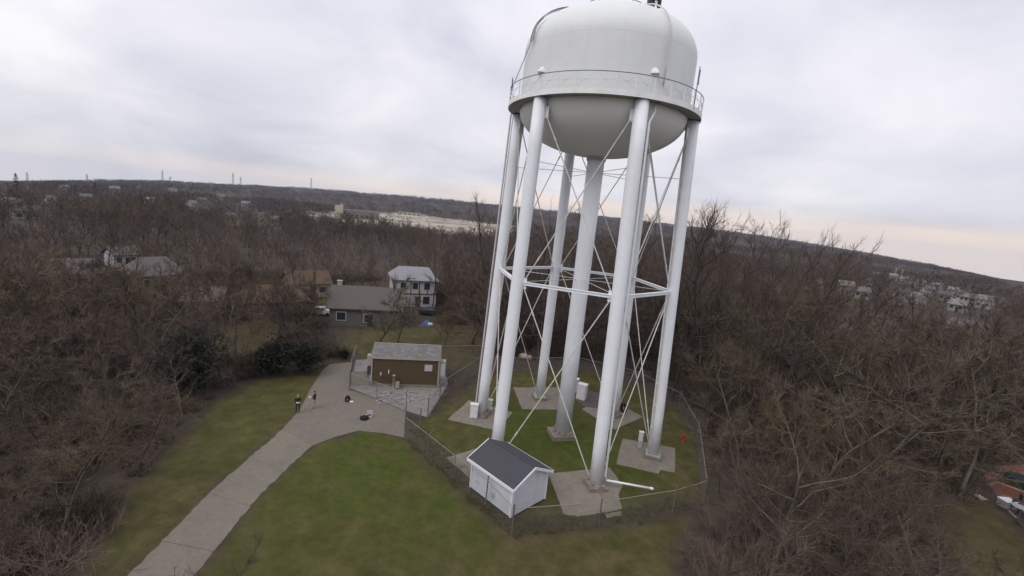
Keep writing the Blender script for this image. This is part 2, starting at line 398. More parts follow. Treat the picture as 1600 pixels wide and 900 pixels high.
bs = t.nodes['Principled BSDF']; bs.inputs['Roughness'].default_value = 0.95; bs.inputs['Specular IOR Level'].default_value = 0.1
za = N(t, 'ShaderNodeAttribute'); za.attribute_name = 'zone'; zs_ = N(t, 'ShaderNodeSeparateColor'); t.links.new(za.outputs['Color'], zs_.inputs[0])
tcg = N(t, 'ShaderNodeTexCoord')
def nz_(s, d=5.0, ro=0.6):
    n = N(t, 'ShaderNodeTexNoise', Scale=s, Detail=d, Roughness=ro); t.links.new(tcg.outputs['Object'], n.inputs['Vector']); return n.outputs[0]
litter = ramp(t, nz_(0.9), [(0.3, (0.040, 0.031, 0.026)), (0.5, (0.062, 0.049, 0.040)), (0.7, (0.085, 0.066, 0.048))])
dry = ramp(t, nz_(0.55, 7, 0.7), [(0.32, (0.050, 0.044, 0.017)), (0.5, (0.076, 0.065, 0.027)), (0.68, (0.122, 0.099, 0.046))])
grn = ramp(t, nz_(1.3, 7, 0.7), [(0.3, (0.030, 0.048, 0.006)), (0.55, (0.055, 0.075, 0.012)), (0.75, (0.096, 0.100, 0.026))])
pal = ramp(t, nz_(0.03, 6, 0.6), [(0.35, (0.17, 0.14, 0.105)), (0.5, (0.33, 0.29, 0.235)), (0.65, (0.41, 0.37, 0.31))])
col = mixc(t, zs_.outputs[1], litter, dry); col = mixc(t, mathn(t, 'MULTIPLY', zs_.outputs[0], ramp(t, nz_(0.42, 4, 0.6), [(0.35, (0.45, 0.45, 0.45)), (0.58, (1, 1, 1))])), col, grn); col = mixc(t, zs_.outputs[2], col, pal)
t.links.new(col, bs.inputs['Base Color'])
bp = N(t, 'ShaderNodeBump', Strength=0.7, Distance=0.06); t.links.new(nz_(9, 6, 0.7), bp.inputs['Height']); t.links.new(bp.outputs[0], bs.inputs['Normal'])
me.materials.append(gm)
link('ground', me, kind='structure')

# paved drive: concrete slabs, joints recessed between them
Lp = np.array([at(*q)[:2] for q in [(150,952),(200,900),(330,766),(440,672)]])
Rp = np.array([at(*q)[:2] for q in [(258,958),(305,900),(402,779),(487,697)]])
def along(P, s):
    seg = np.hypot(*np.diff(P, axis=0).T); cs = np.concatenate([[0], np.cumsum(seg)])
    s = s*cs[-1]; return np.array([np.interp(s, cs, P[:, 0]), np.interp(s, cs, P[:, 1])])
nS = 4
drive = MB().prism([tuple(p) for p in np.concatenate([Lp, Rp[::-1]])], -0.2, 0.012).build('driveway', M['joint'], kind='structure')
rd = random.Random(3)
for i in range(nS):
    s0, s1 = i/nS, (i+1)/nS
    poly = []
    for k in range(12): 
        p = along(Lp, s0+(s1-s0)*(k/11*0.994+0.003)); q = along(Rp, s0+(s1-s0)*(k/11*0.994+0.003)); e = rd.uniform(-.05, .05)
        poly.append(tuple(p+(q-p)*(0.012+e*0.5)))
    for k in range(11, -1, -1):
        p = along(Lp, s0+(s1-s0)*(k/11*0.994+0.003)); q = along(Rp, s0+(s1-s0)*(k/11*0.994+0.003)); e = rd.uniform(-.05, .05)
        poly.append(tuple(q+(p-q)*(0.012+e*0.5)))
    MB().prism(poly, -0.1, 0.035+rd.uniform(0, .012)).build('slab', M['slab'], drive)
YP = G([(440,672),(468,641),(488,603),(505,578),(516,569),(548,566),(551,580),(546,609),(575,618),(634,643),(632,684),(600,677),(560,673),(520,684),(487,697)])
MB().prism(YP, -0.15, 0.022).build('paved_yard', M['yard'], kind='structure')
GP = G([(547,607),(556,562),(690,560),(700,600),(668,652),(634,642),(575,617)])
MB().prism(GP, -0.15, 0.016).build('gravel_yard', M['gravel'], kind='structure')

# ------------------------------------------------------------------ water tower
PHI = 2.9879; RB, RT, ZS, ZT, ZR = 8.40, 7.37, 15.16, 29.25, 26.1
TR = 7.0
tower = thing('water_tower', 'white six-legged water tower with domed tank and round balcony', 'water tower')
prof = []
ZC = 29.4                                     # tank seam at balcony level
for k in range(0, 15):                        # bowl
    w = math.pi/2*k/14; prof.append((max(0.02, TR*math.sin(w)), ZC-0.2-3.3*math.cos(w)))
prof += [(TR, ZC+1), (TR, ZC+2.6), (TR, 33.7)]
for k in range(1, 19):                        # domed roof, tight shoulder and flatter crown
    w = math.pi/2*k/18
    prof.append((max(0.02, TR*math.cos(w)**0.66), 33.7+3.35*math.sin(w)**1.05))
tank = MB().lathe(prof[14:], 72).build('tank', M['tank'], tower, smooth=True)
MB().lathe(prof[:15], 72).build('bowl', M['bowl'], tank, smooth=True)
ws = MB()
for k in (17,): ws.lathe([(prof[k][0]+.002, prof[k][1]-.03), (prof[k][0]+.008, prof[k][1]), (prof[k][0]+.002, prof[k][1]+.03)], 72)
ws.build('weld_seam', M['white'], tank, smooth=True)
def ang(i): return PHI+i*math.pi/3
def legpt(i, z):
    r = RB+(RT-RB)*z/ZT; w = ang(i); return Vector((r*math.cos(w), r*math.sin(w), z))
# balcony
BR = 7.95
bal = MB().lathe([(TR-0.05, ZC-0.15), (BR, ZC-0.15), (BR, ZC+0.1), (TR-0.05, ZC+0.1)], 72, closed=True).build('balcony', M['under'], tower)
MB().lathe([(BR+0.003, ZC-0.22), (BR+0.05, ZC-0.22), (BR+0.05, ZC+0.16), (BR+0.003, ZC+0.16)], 72, closed=True).build('skirt', M['mossy'], bal, smooth=False)
def ring(z, r, rad, n=72):
    m = MB(); m.tube([(r*math.cos(2*math.pi*k/n), r*math.sin(2*math.pi*k/n), z) for k in range(n+1)], rad, 5, cap=False); return m
ring(ZC+1.28, BR, 0.032).build('top_rail', M['cable'], bal)
ring(ZC+0.75, BR, 0.016).build('mid_rail', M['white'], bal)
pm = MB().box((0, 0, 0.55), (0.06, 0.06, 1.3)).mesh('railing_post', M['white'])
for k in range(36):
    w = 2*math.pi*(k+0.5)/36
    link('railing_post', pm, bal, (BR*math.cos(w), BR*math.sin(w), ZC+0.02), w)
lat = MB()
for k in range(36):
    w0, w1 = 2*math.pi*(k+.5)/36, 2*math.pi*(k+1.5)/36
    for za, zb in ((.25, 1.25), (1.25, .25)):
        lat.tube([(BR*math.cos(w0), BR*math.sin(w0), ZC+za), (BR*math.cos(w1), BR*math.sin(w1), ZC+zb)], 0.013, 4)
lat.build('lattice_brace', M['white'], bal, kind='stuff')
# legs
for i in range(6):
    a0, a1 = legpt(i, 0.35), legpt(i, ZT-0.1)
    lg = MB().tube([a0+(a1-a0)*k/8 for k in range(9)], 0.51, 20).build('leg', M['white'], tower, smooth=True)
    bpl = MB().box((*legpt(i, 0.12)[:2], 0.2), (1.45, 1.45, 0.32), ang(i)).build('base_block', M['rust'] if i in (0, 2, 4) else M['concrete'], lg)
    pl = MB(); pl.box((*legpt(i, 0.3)[:2], 0.395), (1.25, 1.25, 0.07), ang(i))
    for k in range(4):
        w = ang(i)+math.pi/4+k*math.pi/2; q = legpt(i, 0.4)
        pl.box((q.x+0.62*math.cos(w), q.y+0.62*math.sin(w), 0.52), (0.12, 0.12, 0.22), w)
    pl.build('base_plate', M['rust'] if i % 2 == 0 else M['under'], lg)
    for zz in (ZS, ZT-1.1):
        for s in (-1, 1):
            o = legpt(i, zz); dirn = (legpt((i+s) % 6, zz)-o).normalized()
            rz = math.atan2(dirn.y, dirn.x)
            MB().box(tuple(o+dirn*0.55), (0.4, 0.035, 0.85), rz).build('gusset', M['white'], lg)
# central riser pipe
rp = MB().tube([(0, 0, 0.5), (0, 0, 9), (0, 0, 18), (0, 0, ZR+0.4)], 0.735, 28).build('riser', M['white'], tower, smooth=True)
MB().lathe([(0.735, 0), (0.83, 0), (0.83, .22), (0.735, .22)], 28, c=(0, 0, ZR-0.5), closed=True).build('collar', M['under'], rp)
q = G([(854,673),(864,690),(899,689),(891,674)])
MB().prism(q, -0.1, 0.42).build('footing', M['concrete'], rp)
fl = MB().lathe([(0.72, 0), (1.0, 0), (1.0, .12), (0.72, .12)], 24, c=(0, 0, 0.43), closed=True)
for k in range(10):
    w = 2*math.pi*k/10; fl.box((0.92*math.cos(w), 0.92*math.sin(w), 0.62), (0.1, 0.1, 0.2), w)
fl.build('flange', M['rust'], rp)
# struts, rods
for i in range(6):
    a0, a1 = legpt(i, ZS), legpt((i+1) % 6, ZS); d = (a1-a0); L = d.length; d.normalize(); rz = math.atan2(d.y, d.x)
    mid = (a0+a1)/2; st = MB()
    st.box((mid.x, mid.y, mid.z+0.10), (L-0.95, 0.28, 0.05), rz); st.box((mid.x, mid.y, mid.z-0.10), (L-0.95, 0.28, 0.05), rz)
    st.box(tuple(mid), (L-0.95, 0.06, 0.152), rz)
    st.build('strut', M['white'], tower)
    for (za, zb) in ((0.9, ZS-0.42), (ZS+0.42, ZT-1.35)):
        for (p, q_) in ((legpt(i, za), legpt((i+1) % 6, zb)), (legpt(i, zb), legpt((i+1) % 6, za))):
            dv = (q_-p); h = Vector((dv.x, dv.y, 0)).normalized()*0.62
            rod = MB().tube([p+h, q_-h], 0.045, 6).build('diagonal_rod', M['rod'], tower)
            t_ = 0.12; c0 = (p+h)*(1-t_)+(q_-h)*t_; c1 = (p+h)*(1-t_-0.025)+(q_-h)*(t_+0.025)
            MB().tube([c0, c1], 0.07, 6).build('turnbuckle', M['rod'], rod)
    w = ang(i)
    for zz in (ZS+0.05, 24.6):
        o = legpt(i, zz)
        MB().tube([(0.73*math.cos(w), 0.73*math.sin(w), zz), (o.x*0.93, o.y*0.93, zz)], 0.026, 5).build('radial_rod', M['rod'], tower)
# overflow pipe down the front leg
fr = ang(2); tang = Vector((-math.sin(fr), math.cos(fr), 0)); out = Vector((math.cos(fr), math.sin(fr), 0))
def legside(i, z, dt, do):
    w = ang(i); return legpt(i, z)+Vector((-math.sin(w), math.cos(w), 0))*dt+Vector((math.cos(w), math.sin(w), 0))*do
e1 = at(968, 757, 0.5); e2 = at(1016, 763, 0.45)
op_ = MB().tube([legside(2, ZC-0.3, 1.15, -0.2), legside(2, ZC-0.9, 1.1, -0.1), legside(2, ZC-1.6, 0.74, 0.0), legside(2, 15, 0.74, 0), legside(2, 1.0, 0.74, 0),
    legside(2, 0.6, 0.85, 0.02)], 0.09, 8)
op_.tube([legside(2, 0.62, 0.82, 0.02), tuple(e2)], 0.09, 8); op_.tube([tuple(e2), tuple(Vector(e2)+(Vector(e2)-Vector(legside(2, .6, .85, 0))).normalized()*0.25)], [0.13, 0.09], 8)
op_.build('overflow_pipe', M['white'], tower, smooth=True)
brk = MB()
for z in np.arange(2.5, 28, 2.4): brk.box(tuple(legside(2, z, 0.58, 0)), (0.3, 0.06, 0.09), fr+math.pi/2)
brk.build('pipe_bracket', M['rod'], tower)
# ladder up the rear right leg
ld = MB()
for s in (-0.22, 0.22): ld.tube([legside(4, 2.2, s-0.15, -0.68), legside(4, ZC-0.3, s-0.15, -0.68)], 0.028, 5)
for z in np.arange(2.4, ZC-0.4, 0.34): ld.tube([legside(4, z, -0.37, -0.68), legside(4, z, 0.07, -0.68)], 0.016, 4)
for z in np.arange(3, ZC-0.4, 3.0): ld.tube([legside(4, z, -0.15, -0.68), legside(4, z, -0.15, -0.45)], 0.03, 4)
ld.build('ladder', M['rod'], tower)
# cable runs on the outer side of two legs
for (i, offs, zt) in ((0, ((-0.25, 0.56), (-0.05, 0.60)), ZC-0.2), (3, ((-0.42, -0.38), (-0.50, -0.3)), ZC-0.2)):
    cr = MB()
    for dt, do in offs:
        cr.tube([legside(i, 1.3, dt, do), legside(i, zt, dt, do)], 0.035, 5)
    for z in np.arange(3, zt, 2.0): cr.box(tuple(legside(i, z, offs[0][0], offs[0][1]-0.03)), (0.14, 0.35, 0.06), ang(i))
    cr.build('cable_run', M['rod'] if i else M['cable'], tower)
mast = MB().tube([legside(0, 0.9, -0.3, 0.82), legside(0, ZC-0.1, -0.2, 0.86)], 0.085, 8)
for z in np.arange(3, ZC-1, 4.5): mast.tube([legside(0, z, -0.28, 0.82), legside(0, z, -0.1, 0.42)], 0.035, 4)
mast.build('conduit', M['pinkish'], tower)
# tank fittings: pipes up the side, covers over the access hatches, roof rail
def tanksurf(w, px_=0.0):
    def f(k):
        r, z = prof[k]; return Vector(((r+px_)*math.cos(w), (r+px_)*math.sin(w), z))
    return f
def tank_line(w, off, rad, m, name, k0=15, k1=31):
    f = tanksurf(w, off); pts = [f(k)+Vector((0, 0, off*0.6 if k > 18 else 0)) for k in range(k0, min(k1, len(prof)))]
    return MB().tube(pts, rad, 6).build(name, m, tank, smooth=True)
CAMAZ = math.atan2(CAM[1], CAM[0])
tank_line(CAMAZ+0.60, 0.16, 0.055, M['rod'], 'tank_pipe', 15, 33)
lw = CAMAZ-0.98
f1, f2 = tanksurf(lw-0.03, 0.22), tanksurf(lw+0.03, 0.22); tl = MB()
KK = list(range(17, 34))
for f in (f1, f2): tl.tube([f(k) + Vector((0, 0, 0.12 if k > 19 else 0)) for k in KK], 0.04, 5)
for k in KK[:-1]:
    for s in np.linspace(0, 1, 4)[:-1]:
        tl.tube([f1(k)*(1-s)+f1(k+1)*s, f2(k)*(1-s)+f2(k+1)*s], 0.018, 4)
tl.build('tank_ladder', M['cable'], tank)
g0 = tanksurf(lw, .22)(17); MB().tube([g0, (BR*math.cos(lw-0.5), BR*math.sin(lw-0.5), ZC+1.25)], 0.03, 5).build('hand_line', M['cable'], tank)
for w in (CAMAZ-0.77, CAMAZ+0.50):
    hc = MB(); o = Vector((TR*math.cos(w), TR*math.sin(w), ZC+1.75)); n = Vector((math.cos(w), math.sin(w), 0)); tg = Vector((-math.sin(w), math.cos(w), 0))
    vs = []; 
    for k in range(9):
        a_ = math.pi*k/8; vs.append(o+tg*0.42*math.cos(a_)+Vector((0, 0, 0.48*math.sin(a_)))-n*0.05)
    vs2 = [o+n*0.42]
    hc.add(vs+vs2, [(k, k+1, 9) for k in range(8)]+[(0, 9, 8)])
    hc.build('hatch_cover', M['shedtrim'], tank)
ZTOP = prof[-1][1]
rr = MB()
for k in range(12):
    w = 2*math.pi*k/12; rr.tube([(2.6*math.cos(w), 2.6*math.sin(w), ZTOP-0.55), (2.6*math.cos(w), 2.6*math.sin(w), ZTOP+0.55)], 0.03, 5)
rr.tube([(2.6*math.cos(2*math.pi*k/24), 2.6*math.sin(2*math.pi*k/24), ZTOP+0.55) for k in range(25)], 0.03, 5, cap=False)
rr.build('roof_rail', M['cable'], tank)
MB().lathe([(0.02, 0.9), (0.3, 0.85), (0.55, 0.55), (0.35, 0.5), (0.35, -0.1)], 16, c=(0, 0, ZTOP)).build('roof_vent', M['white'], tank, smooth=True)
# aerials
def aerial(name, label, base, h, cat='antenna'):
    tt = thing(name, label, cat, tuple(base))
    MB().tube([(0, 0, -0.4), (0, 0, h)], 0.035, 6).build('pole', M['cable'], tt)
    MB().box((0.06, 0, h*0.72), (0.05, 0.07, h*0.4)).build('panel', M['cable'], tt)
    m = MB(); m.box((0.04, 0, h*.55), (.12, .05, .05)); m.box((0.04, 0, h*.88), (.12, .05, .05)); m.build('clamp', M['dark'], tt)
    return tt
lw_ = CAMAZ-math.pi/2-0.02; rw_ = CAMAZ+math.pi/2-0.60
aerial('whip_antenna', 'dark pole aerial clamped to the balcony rail at its left end', (BR*1.01*math.cos(lw_), BR*1.01*math.sin(lw_), ZC+0.3), 2.4)
aerial('whip_antenna', 'dark pole aerial clamped to the balcony rail near its right end', (BR*1.005*math.cos(rw_), BR*1.005*math.sin(rw_), ZC+0.3), 2.6)
aw = CAMAZ+0.72
an = thing('antenna_cluster', 'dark antenna cluster on the right shoulder of the tank roof', 'antenna', (4.3*math.cos(aw), 4.3*math.sin(aw), ZTOP-1.05))
MB().tube([(0, 0, -0.3), (0, 0, 2.9)], 0.06, 6).build('pole', M['dark'], an)
for k in range(4):
    w = k*math.pi/2+0.4
    MB().box((0.42*math.cos(w), 0.42*math.sin(w), 1.45+0.1*k), (0.16, 0.34, 1.5), w).build('panel', M['dark'] if k != 1 else M['cable'], an)
br = MB()
for k in range(4):
    w = k*math.pi/2+0.4
    for z in (0.9, 1.9): br.tube([(0, 0, z), (0.42*math.cos(w), 0.42*math.sin(w), z)], 0.035, 4)
for s in (0.9, -0.9): br.tube([(0, 0, 1.2), (-1.5*math.cos(aw+s), -1.5*math.sin(aw+s), 0.15)], 0.04, 5)
br.build('bracket', M['dark'], an)

# concrete pads at the legs
def pad(label, pts, h=0.07):
    P = G(pts); rdp = random.Random(len(label)); Q = []
    for i in range(len(P)):
        p, q = np.array(P[i]), np.array(P[(i+1) % len(P)])
        for k in range(4): Q.append(tuple(p+(q-p)*(k/4)+(np.array([rdp.uniform(-.05, .05), rdp.uniform(-.05, .05)]) if k else 0)))
    return MB().prism(Q, -0.15, h).build('concrete_pad', M['concrete'], label=label, cat='concrete pad', group='concrete pads under the tower legs')
pad('concrete pad under the far left tower leg with white cabinets on it', [(700,656),(732,626),(801,645),(778,674)])
pad('concrete pad partly hidden behind the white shed', [(697,716),(742,702),(786,700),(790,726),(748,742),(734,748)])
pad('broken-edged concrete pad under the front tower leg right of the white shed', [(857,741),(953,732),(973,761),(966,773),(972,796),(936,803),(902,808),(880,804)])
pad('small loose concrete slab at the corner of the front pad', [(944,803.5),(971,799.5),(972,806),(949,810)], 0.05)
pad('concrete pad with notched corner under the right tower leg', [(973,686),(1055,701),(1054,739),(1033,735),(1029,741),(963,726)])
pad('concrete pad under the rear right leg that carries the ladder', [(909,640),(930,630),(973,636),(1005,652),(961,672)])
pad('concrete pad under the rear leg seen between riser and front left leg', [(802,606),(872,606),(880,641),(816,640)])

# equipment round the legs
def cabinet(name, label, px_, w, d, h, rz, z0=0.1, m=None, legs=True):
    P = at(*px_); tt = thing(name, label, 'cabinet', (P[0], P[1], 0), rz)
    m = m or M['cabinet']
    MB().box((0, 0, z0+h/2), (w, d, h)).build('body', m, tt)
    MB().box((0, -d/2-0.012, z0+h*0.5), (w*0.86, 0.02, h*0.86)).build('door', m, tt)
    MB().box((w*0.33, -d/2-0.035, z0+h*0.5), (0.03, 0.03, 0.14)).build('handle', M['dark'], tt)
    MB().box((0, 0, z0+h+0.026), (w+0.08, d+0.08, 0.05)).build('lid', m, tt)
    if legs: MB().box((0, 0, z0/2), (w*0.8, d*0.8, z0-0.002)).build('plinth', M['cabshade'], tt)
    return tt
cabinet('equipment_cabinet', 'tall white equipment cabinet on the far left pad beside the leg', (740, 653), 0.75, 0.5, 1.35, 0.15)
cabinet('equipment_cabinet', 'small white equipment box on the far side of the left leg', (763, 645), 0.6, 0.45, 0.95, 0.1, 0.45)
c1 = cabinet('equipment_cabinet', 'pale grey standing cabinet just right of the riser pipe', (908, 624), 1.0, 0.8, 1.75, -0.35)
cabinet('equipment_cabinet', 'white cabinet mostly hidden behind the riser pipe', (896, 612), 0.9, 0.8, 1.55, -0.35)
cabinet('equipment_cabinet', 'narrow white meter box on a post beside the right leg', (999, 700), 0.36, 0.3, 0.85, 0.1, 0.75)
MB().prism(G([(893,620),(912,636),(940,640),(952,624),(925,612)]), -0.05, 0.085).build('equipment_slab', mat('dark_slab', (0.09, 0.08, 0.075), .9, .2, 4), label='dark flat slab beside the grey cabinet behind the riser', cat='slab')
P = at(968, 645); bt = thing('cable_drum', 'black coil of cable leaning by the rear right leg', 'cable coil', (P[0]+0.3, P[1], 0.07), 0.6)
MB().lathe([(0.30, -0.12), (0.52, -0.12), (0.55, 0), (0.52, 0.12), (0.30, 0.12)], 18, closed=True).build('coil', M['black'], bt, smooth=True)
bpy.data.objects['coil'].rotation_euler = (R(80), 0, 0); bpy.data.objects['coil'].location = (0, 0, 0.52)
MB().box((0, 0.15, 0.3), (0.2, 0.12, 0.6)).build('stand', M['dark'], bt)
P = at(819, 560); bo = thing('boulder_heap', 'pale boulder heap at the wood edge behind the far left legs', 'boulders', (P[0], P[1], 0))
for k, (bx_, by_, br_) in enumerate(((0, 0, .6), (.7, .2, .45), (-.45, .35, .42))):
    rq = random.Random(20+k); bmh = MB(); pr_ = [(max(.02, br_*math.sin(a_)), br_*(1-math.cos(a_))*.8) for a_ in np.linspace(0, math.pi, 7)]; bmh.lathe(pr_, 9, c=(bx_, by_, -.15))
    bmh.v = [(x+rq.uniform(-.07, .07), y+rq.uniform(-.07, .07), z+rq.uniform(-.07, .07)) for x, y, z in bmh.v]; bmh.build('boulder', M['hcream'], bo)
P = at(1067, 691); hy = thing('fire_hydrant', 'red fire hydrant standing by the right side of the fence', 'fire hydrant', (P[0], P[1], 0))
MB().lathe([(0.16, 0), (0.16, .06), (0.11, .08), (0.11, .62), (0.14, .64), (0.14, .7), (0.10, .82), (0.04, .9), (0.04, .96), (0.01, .97)], 14).build('barrel', M['red'], hy, smooth=True)
MB().tube([(-0.2, 0, .5), (0.2, 0, .5)], 0.06, 8).build('side_outlet', M['red'], hy)
MB().tube([(0, 0, .48), (0, -0.22, .48)], 0.075, 8).build('pumper_outlet', M['red'], hy)

# ------------------------------------------------------------------ white shed
SA, SB, SC = (np.array(at(*q)[:2]) for q in ((735, 763), (797, 811), (853, 782)))
e1_ = SB-SA; L1 = np.hypot(*e1_); e1_ /= L1; e2_ = np.array([-e1_[1], e1_[0]]); L2 = 3.5
shed = thing('shed', 'white shed with charcoal gable roof inside the fence corner', 'shed', (SA[0], SA[1], 0), math.atan2(e1_[1], e1_[0]))
H0, HP = 2.45, 3.25
w_ = MB(); w_.add([(0,0,.12),(L1,0,.12),(L1,L2,.12),(0,L2,.12),(0,0,H0),(L1,0,H0),(L1,L2,H0),(0,L2,H0),(0,L2/2,HP),(L1,L2/2,HP)],
    [(0,1,5,4),(1,2,6,9,5),(2,3,7,6),(3,0,4,8,7),(4,5,9,8),(6,7,8,9)])
w_.build('wall', M['shedwall'], shed)
MB().box((L1/2, L2/2, 0.06), (L1+0.06, L2+0.06, 0.13)).build('footing', M['base'], shed)
OH, TH_ = 0.28, 0.09
sl_ = (HP-H0)/(L2/2)
def roof_slope(sgn):
    m = MB(); y0 = -OH if sgn < 0 else L2+OH; z0 = H0-OH*sl_+0.05; zr = HP+0.05
    ym = L2/2
    vs = [(-OH, y0, z0), (L1+OH, y0, z0), (L1+OH, ym, zr), (-OH, ym, zr)]
    vs += [(x, y, z+TH_) for x, y, z in vs]
    fs = [(0,1,2,3),(4,5,6,7),(0,1,5,4),(1,2,6,5),(2,3,7,6),(3,0,4,7)]
    m.add(vs, fs); return m
for s in (-1, 1):
    ro = roof_slope(s).build('roof', M['shingle'], shed)
MB().tube([(-OH, L2/2, HP+0.14), (L1+OH, L2/2, HP+0.14)], 0.07, 6).build('ridge_cap', M['shingle'], shed)
fz = H0-OH*sl_
fa = MB(); fa.box((L1/2, -OH-0.02, fz+0.02), (L1+2*OH+0.06, 0.05, 0.22)); fa.box((L1/2, L2+OH+0.02, fz+0.02), (L1+2*OH+0.06, 0.05, 0.22))
fa.build('fascia', M['shedtrim'], shed)
rk = MB()
for x in (-OH-0.035, L1+OH+0.035):
    for s, y0 in ((1, -OH), (-1, L2+OH)):
        ym = L2/2
        vs = [(x-.03, y0, fz-.08), (x+.03, y0, fz-.08), (x+.03, ym, HP-.04), (x-.03, ym, HP-.04)]
        vs += [(a_, b_, c__+.2) for a_, b_, c__ in vs]
        rk.add(vs, [(0,1,2,3),(4,5,6,7),(0,1,5,4),(1,2,6,5),(2,3,7,6),(3,0,4,7)])
rk.build('rake_board', M['shedtrim'], shed)
for x, y in ((0, 0), (L1, 0), (L1, L2), (0, L2)):
    MB().box((x, y, 1.28), (0.14, 0.14, 2.3)).build('corner_board', M['shedtrim'], shed)
sg = MB(); sg.lathe([(0.01, 0), (0.2, 0), (0.2, 0.02), (0.01, 0.02)], 16); so = sg.build('round_notice', mat('notice', (0.6, 0.6, 0.56), .6), shed)
so.rotation_euler = (R(90), 0, 0); so.location = (0.72, -0.012, 0.95)
bars = MB(); bars.box((0, 0, 0.03), (0.17, 0.04, 0.012)); bars.box((0, .08, 0.03), (0.12, 0.03, 0.012)); bars.box((0, -.08, 0.03), (0.12, 0.03, 0.012))
bars.build('print', M['cabshade'], so)
MB().box((2.45, -0.02, 0.75), (0.3, 0.03, 0.4)).build('stain_panel', mat('stain_grey', (0.40, 0.40, 0.40)), shed)  # added flat panel, stands in for a faint greyish stain on the wall

# ------------------------------------------------------------------ brown pump house
BA, BB = (np.array(at(*q)[:2]) for q in ((580, 603), (683, 606)))
b1 = BB-BA; LB = np.hypot(*b1); b1 /= LB; DB = 3.4; HB = 3.25
ph = thing('pump_house', 'brown flat-roofed utility building with mottled grey roof', 'building', (BA[0], BA[1], 0), math.atan2(b1[1], b1[0]))
MB().box((LB/2, DB/2, 0.15), (LB+0.1, DB+0.1, 0.34)).build('footing', M['concrete'], ph)
MB().box((LB/2, DB/2, 0.32+(HB-0.32)/2), (LB, DB, HB-0.324)).build('wall', M['brown'], ph)
bd = MB()
for k in range(int(LB/0.3)): bd.box((0.15+k*0.3, -0.012, 1.72), (0.035, 0.02, 2.75))
bd.build('batten', M['brown'], ph, kind='stuff')
rf = MB(); z = HB+0.003
vs = [(-.25, -.12, z), (LB+.25, -.12, z), (LB+.25, DB+.2, z+.42), (-.25, DB+.2, z+.42)]; vs += [(a_, b_, c__+.2) for a_, b_, c__ in vs]
rf.add(vs, [(3,2,1,0),(4,5,6,7),(0,1,5,4),(1,2,6,5),(2,3,7,6),(3,0,4,7)]); rf.build('roof', M['greyroof'], ph)
MB().box((LB/2, DB+0.23, HB+0.53), (LB+0.56, 0.1, 0.3)).build('rear_edge', M['hcream'], ph)
MB().box((LB/2, -0.15, HB+0.09), (LB+0.5, 0.05, 0.2)).build('fascia', M['hcream'], ph)
for x in (-0.03, LB+0.03): MB().box((x, -0.03, HB/2+0.15), (0.14, 0.14, HB-0.35)).build('corner_board', M['hcream'], ph)
MB().box((LB*0.845, -0.035, HB*0.72), (0.85, 0.03, 0.75)).build('sign', M['hwhite'], ph)
ac = MB(); ac.box((0, 0, 0), (0.7, 0.9, 1.9)); aco = ac.build('air_unit', M['hcream'], ph); aco.location = (LB+0.45, 0.55, 2.15)
MB().box((0, -0.46, 0.0), (0.5, 0.03, 1.4)).build('grille', M['cabshade'], aco)
aco2 = MB().box((0, 0, 0), (0.5, 0.6, 1.2)).build('air_unit', M['hcream'], ph); aco2.location = (-0.33, 0.4, HB-0.35)
MB().box((0.0, 0, -1.2), (0.4, 0.5, 0.9)).build('duct', M['dark'], aco2)
lf = MB(); lf.tube([(0, 0, 0), (0, -0.25, 0.12), (0.05, -0.3, 0.3)], 0.04, 6); lf.box((0.05, -0.3, 0.42), (0.22, 0.18, 0.3)); lfo = lf.build('wall_lamp', M['hcream'], ph); lfo.location = (LB*0.13, -0.02, 1.15)
MB().box((LB*0.25, -0.05, 1.75), (0.1, 0.06, 0.45)).build('meter', M['rod'], ph)
vp = MB(); vp.lathe([(0.15, 0), (0.15, 1.55), (0.18, 1.55), (0.18, 1.62), (0.02, 1.66)], 12); vpo = vp.build('vent_pipe', M['hcream'], ph, smooth=True); vpo.location = (LB*0.34, -0.7, 0)
MB().box((LB*0.395, -0.7, 0.5), (0.4, 0.35, 0.7)).build('pipe_box', M['hcream'], ph)
# leaning concrete panel and a rubble heap beside the building
P = at(563, 602); lp = MB().box((0, 0, 0.75), (1.9, 0.12, 1.5)).build('leaning_panel', M['concrete'], label='grey sheet panel leaning by the left fence of the brown building', cat='panel')
lp.location = (P[0], P[1], 0.02); lp.rotation_euler = (R(-25), 0, math.atan2(b1[1], b1[0])+0.2)
rb = MB(); rdx = random.Random(5)
for k in range(140):
    px_ = at(rdx.uniform(588, 668), rdx.uniform(612, 632)); s = rdx.uniform(.08, .3)
    vs = [(px_[0]+rdx.uniform(-s, s), px_[1]+rdx.uniform(-s, s), rdx.uniform(0, s*.55)) for _ in range(6)]
    rb.add(vs, [(0,1,2),(2,3,4),(4,5,0),(1,3,5),(0,2,4),(1,5,0),(3,1,2),(5,3,4)])
rb.build('rubble', mat('rubble_stone', (0.30, 0.28, 0.26), .95, .3, 3), label='loose pale stone rubble spread before the brown building', cat='rubble', kind='stuff')

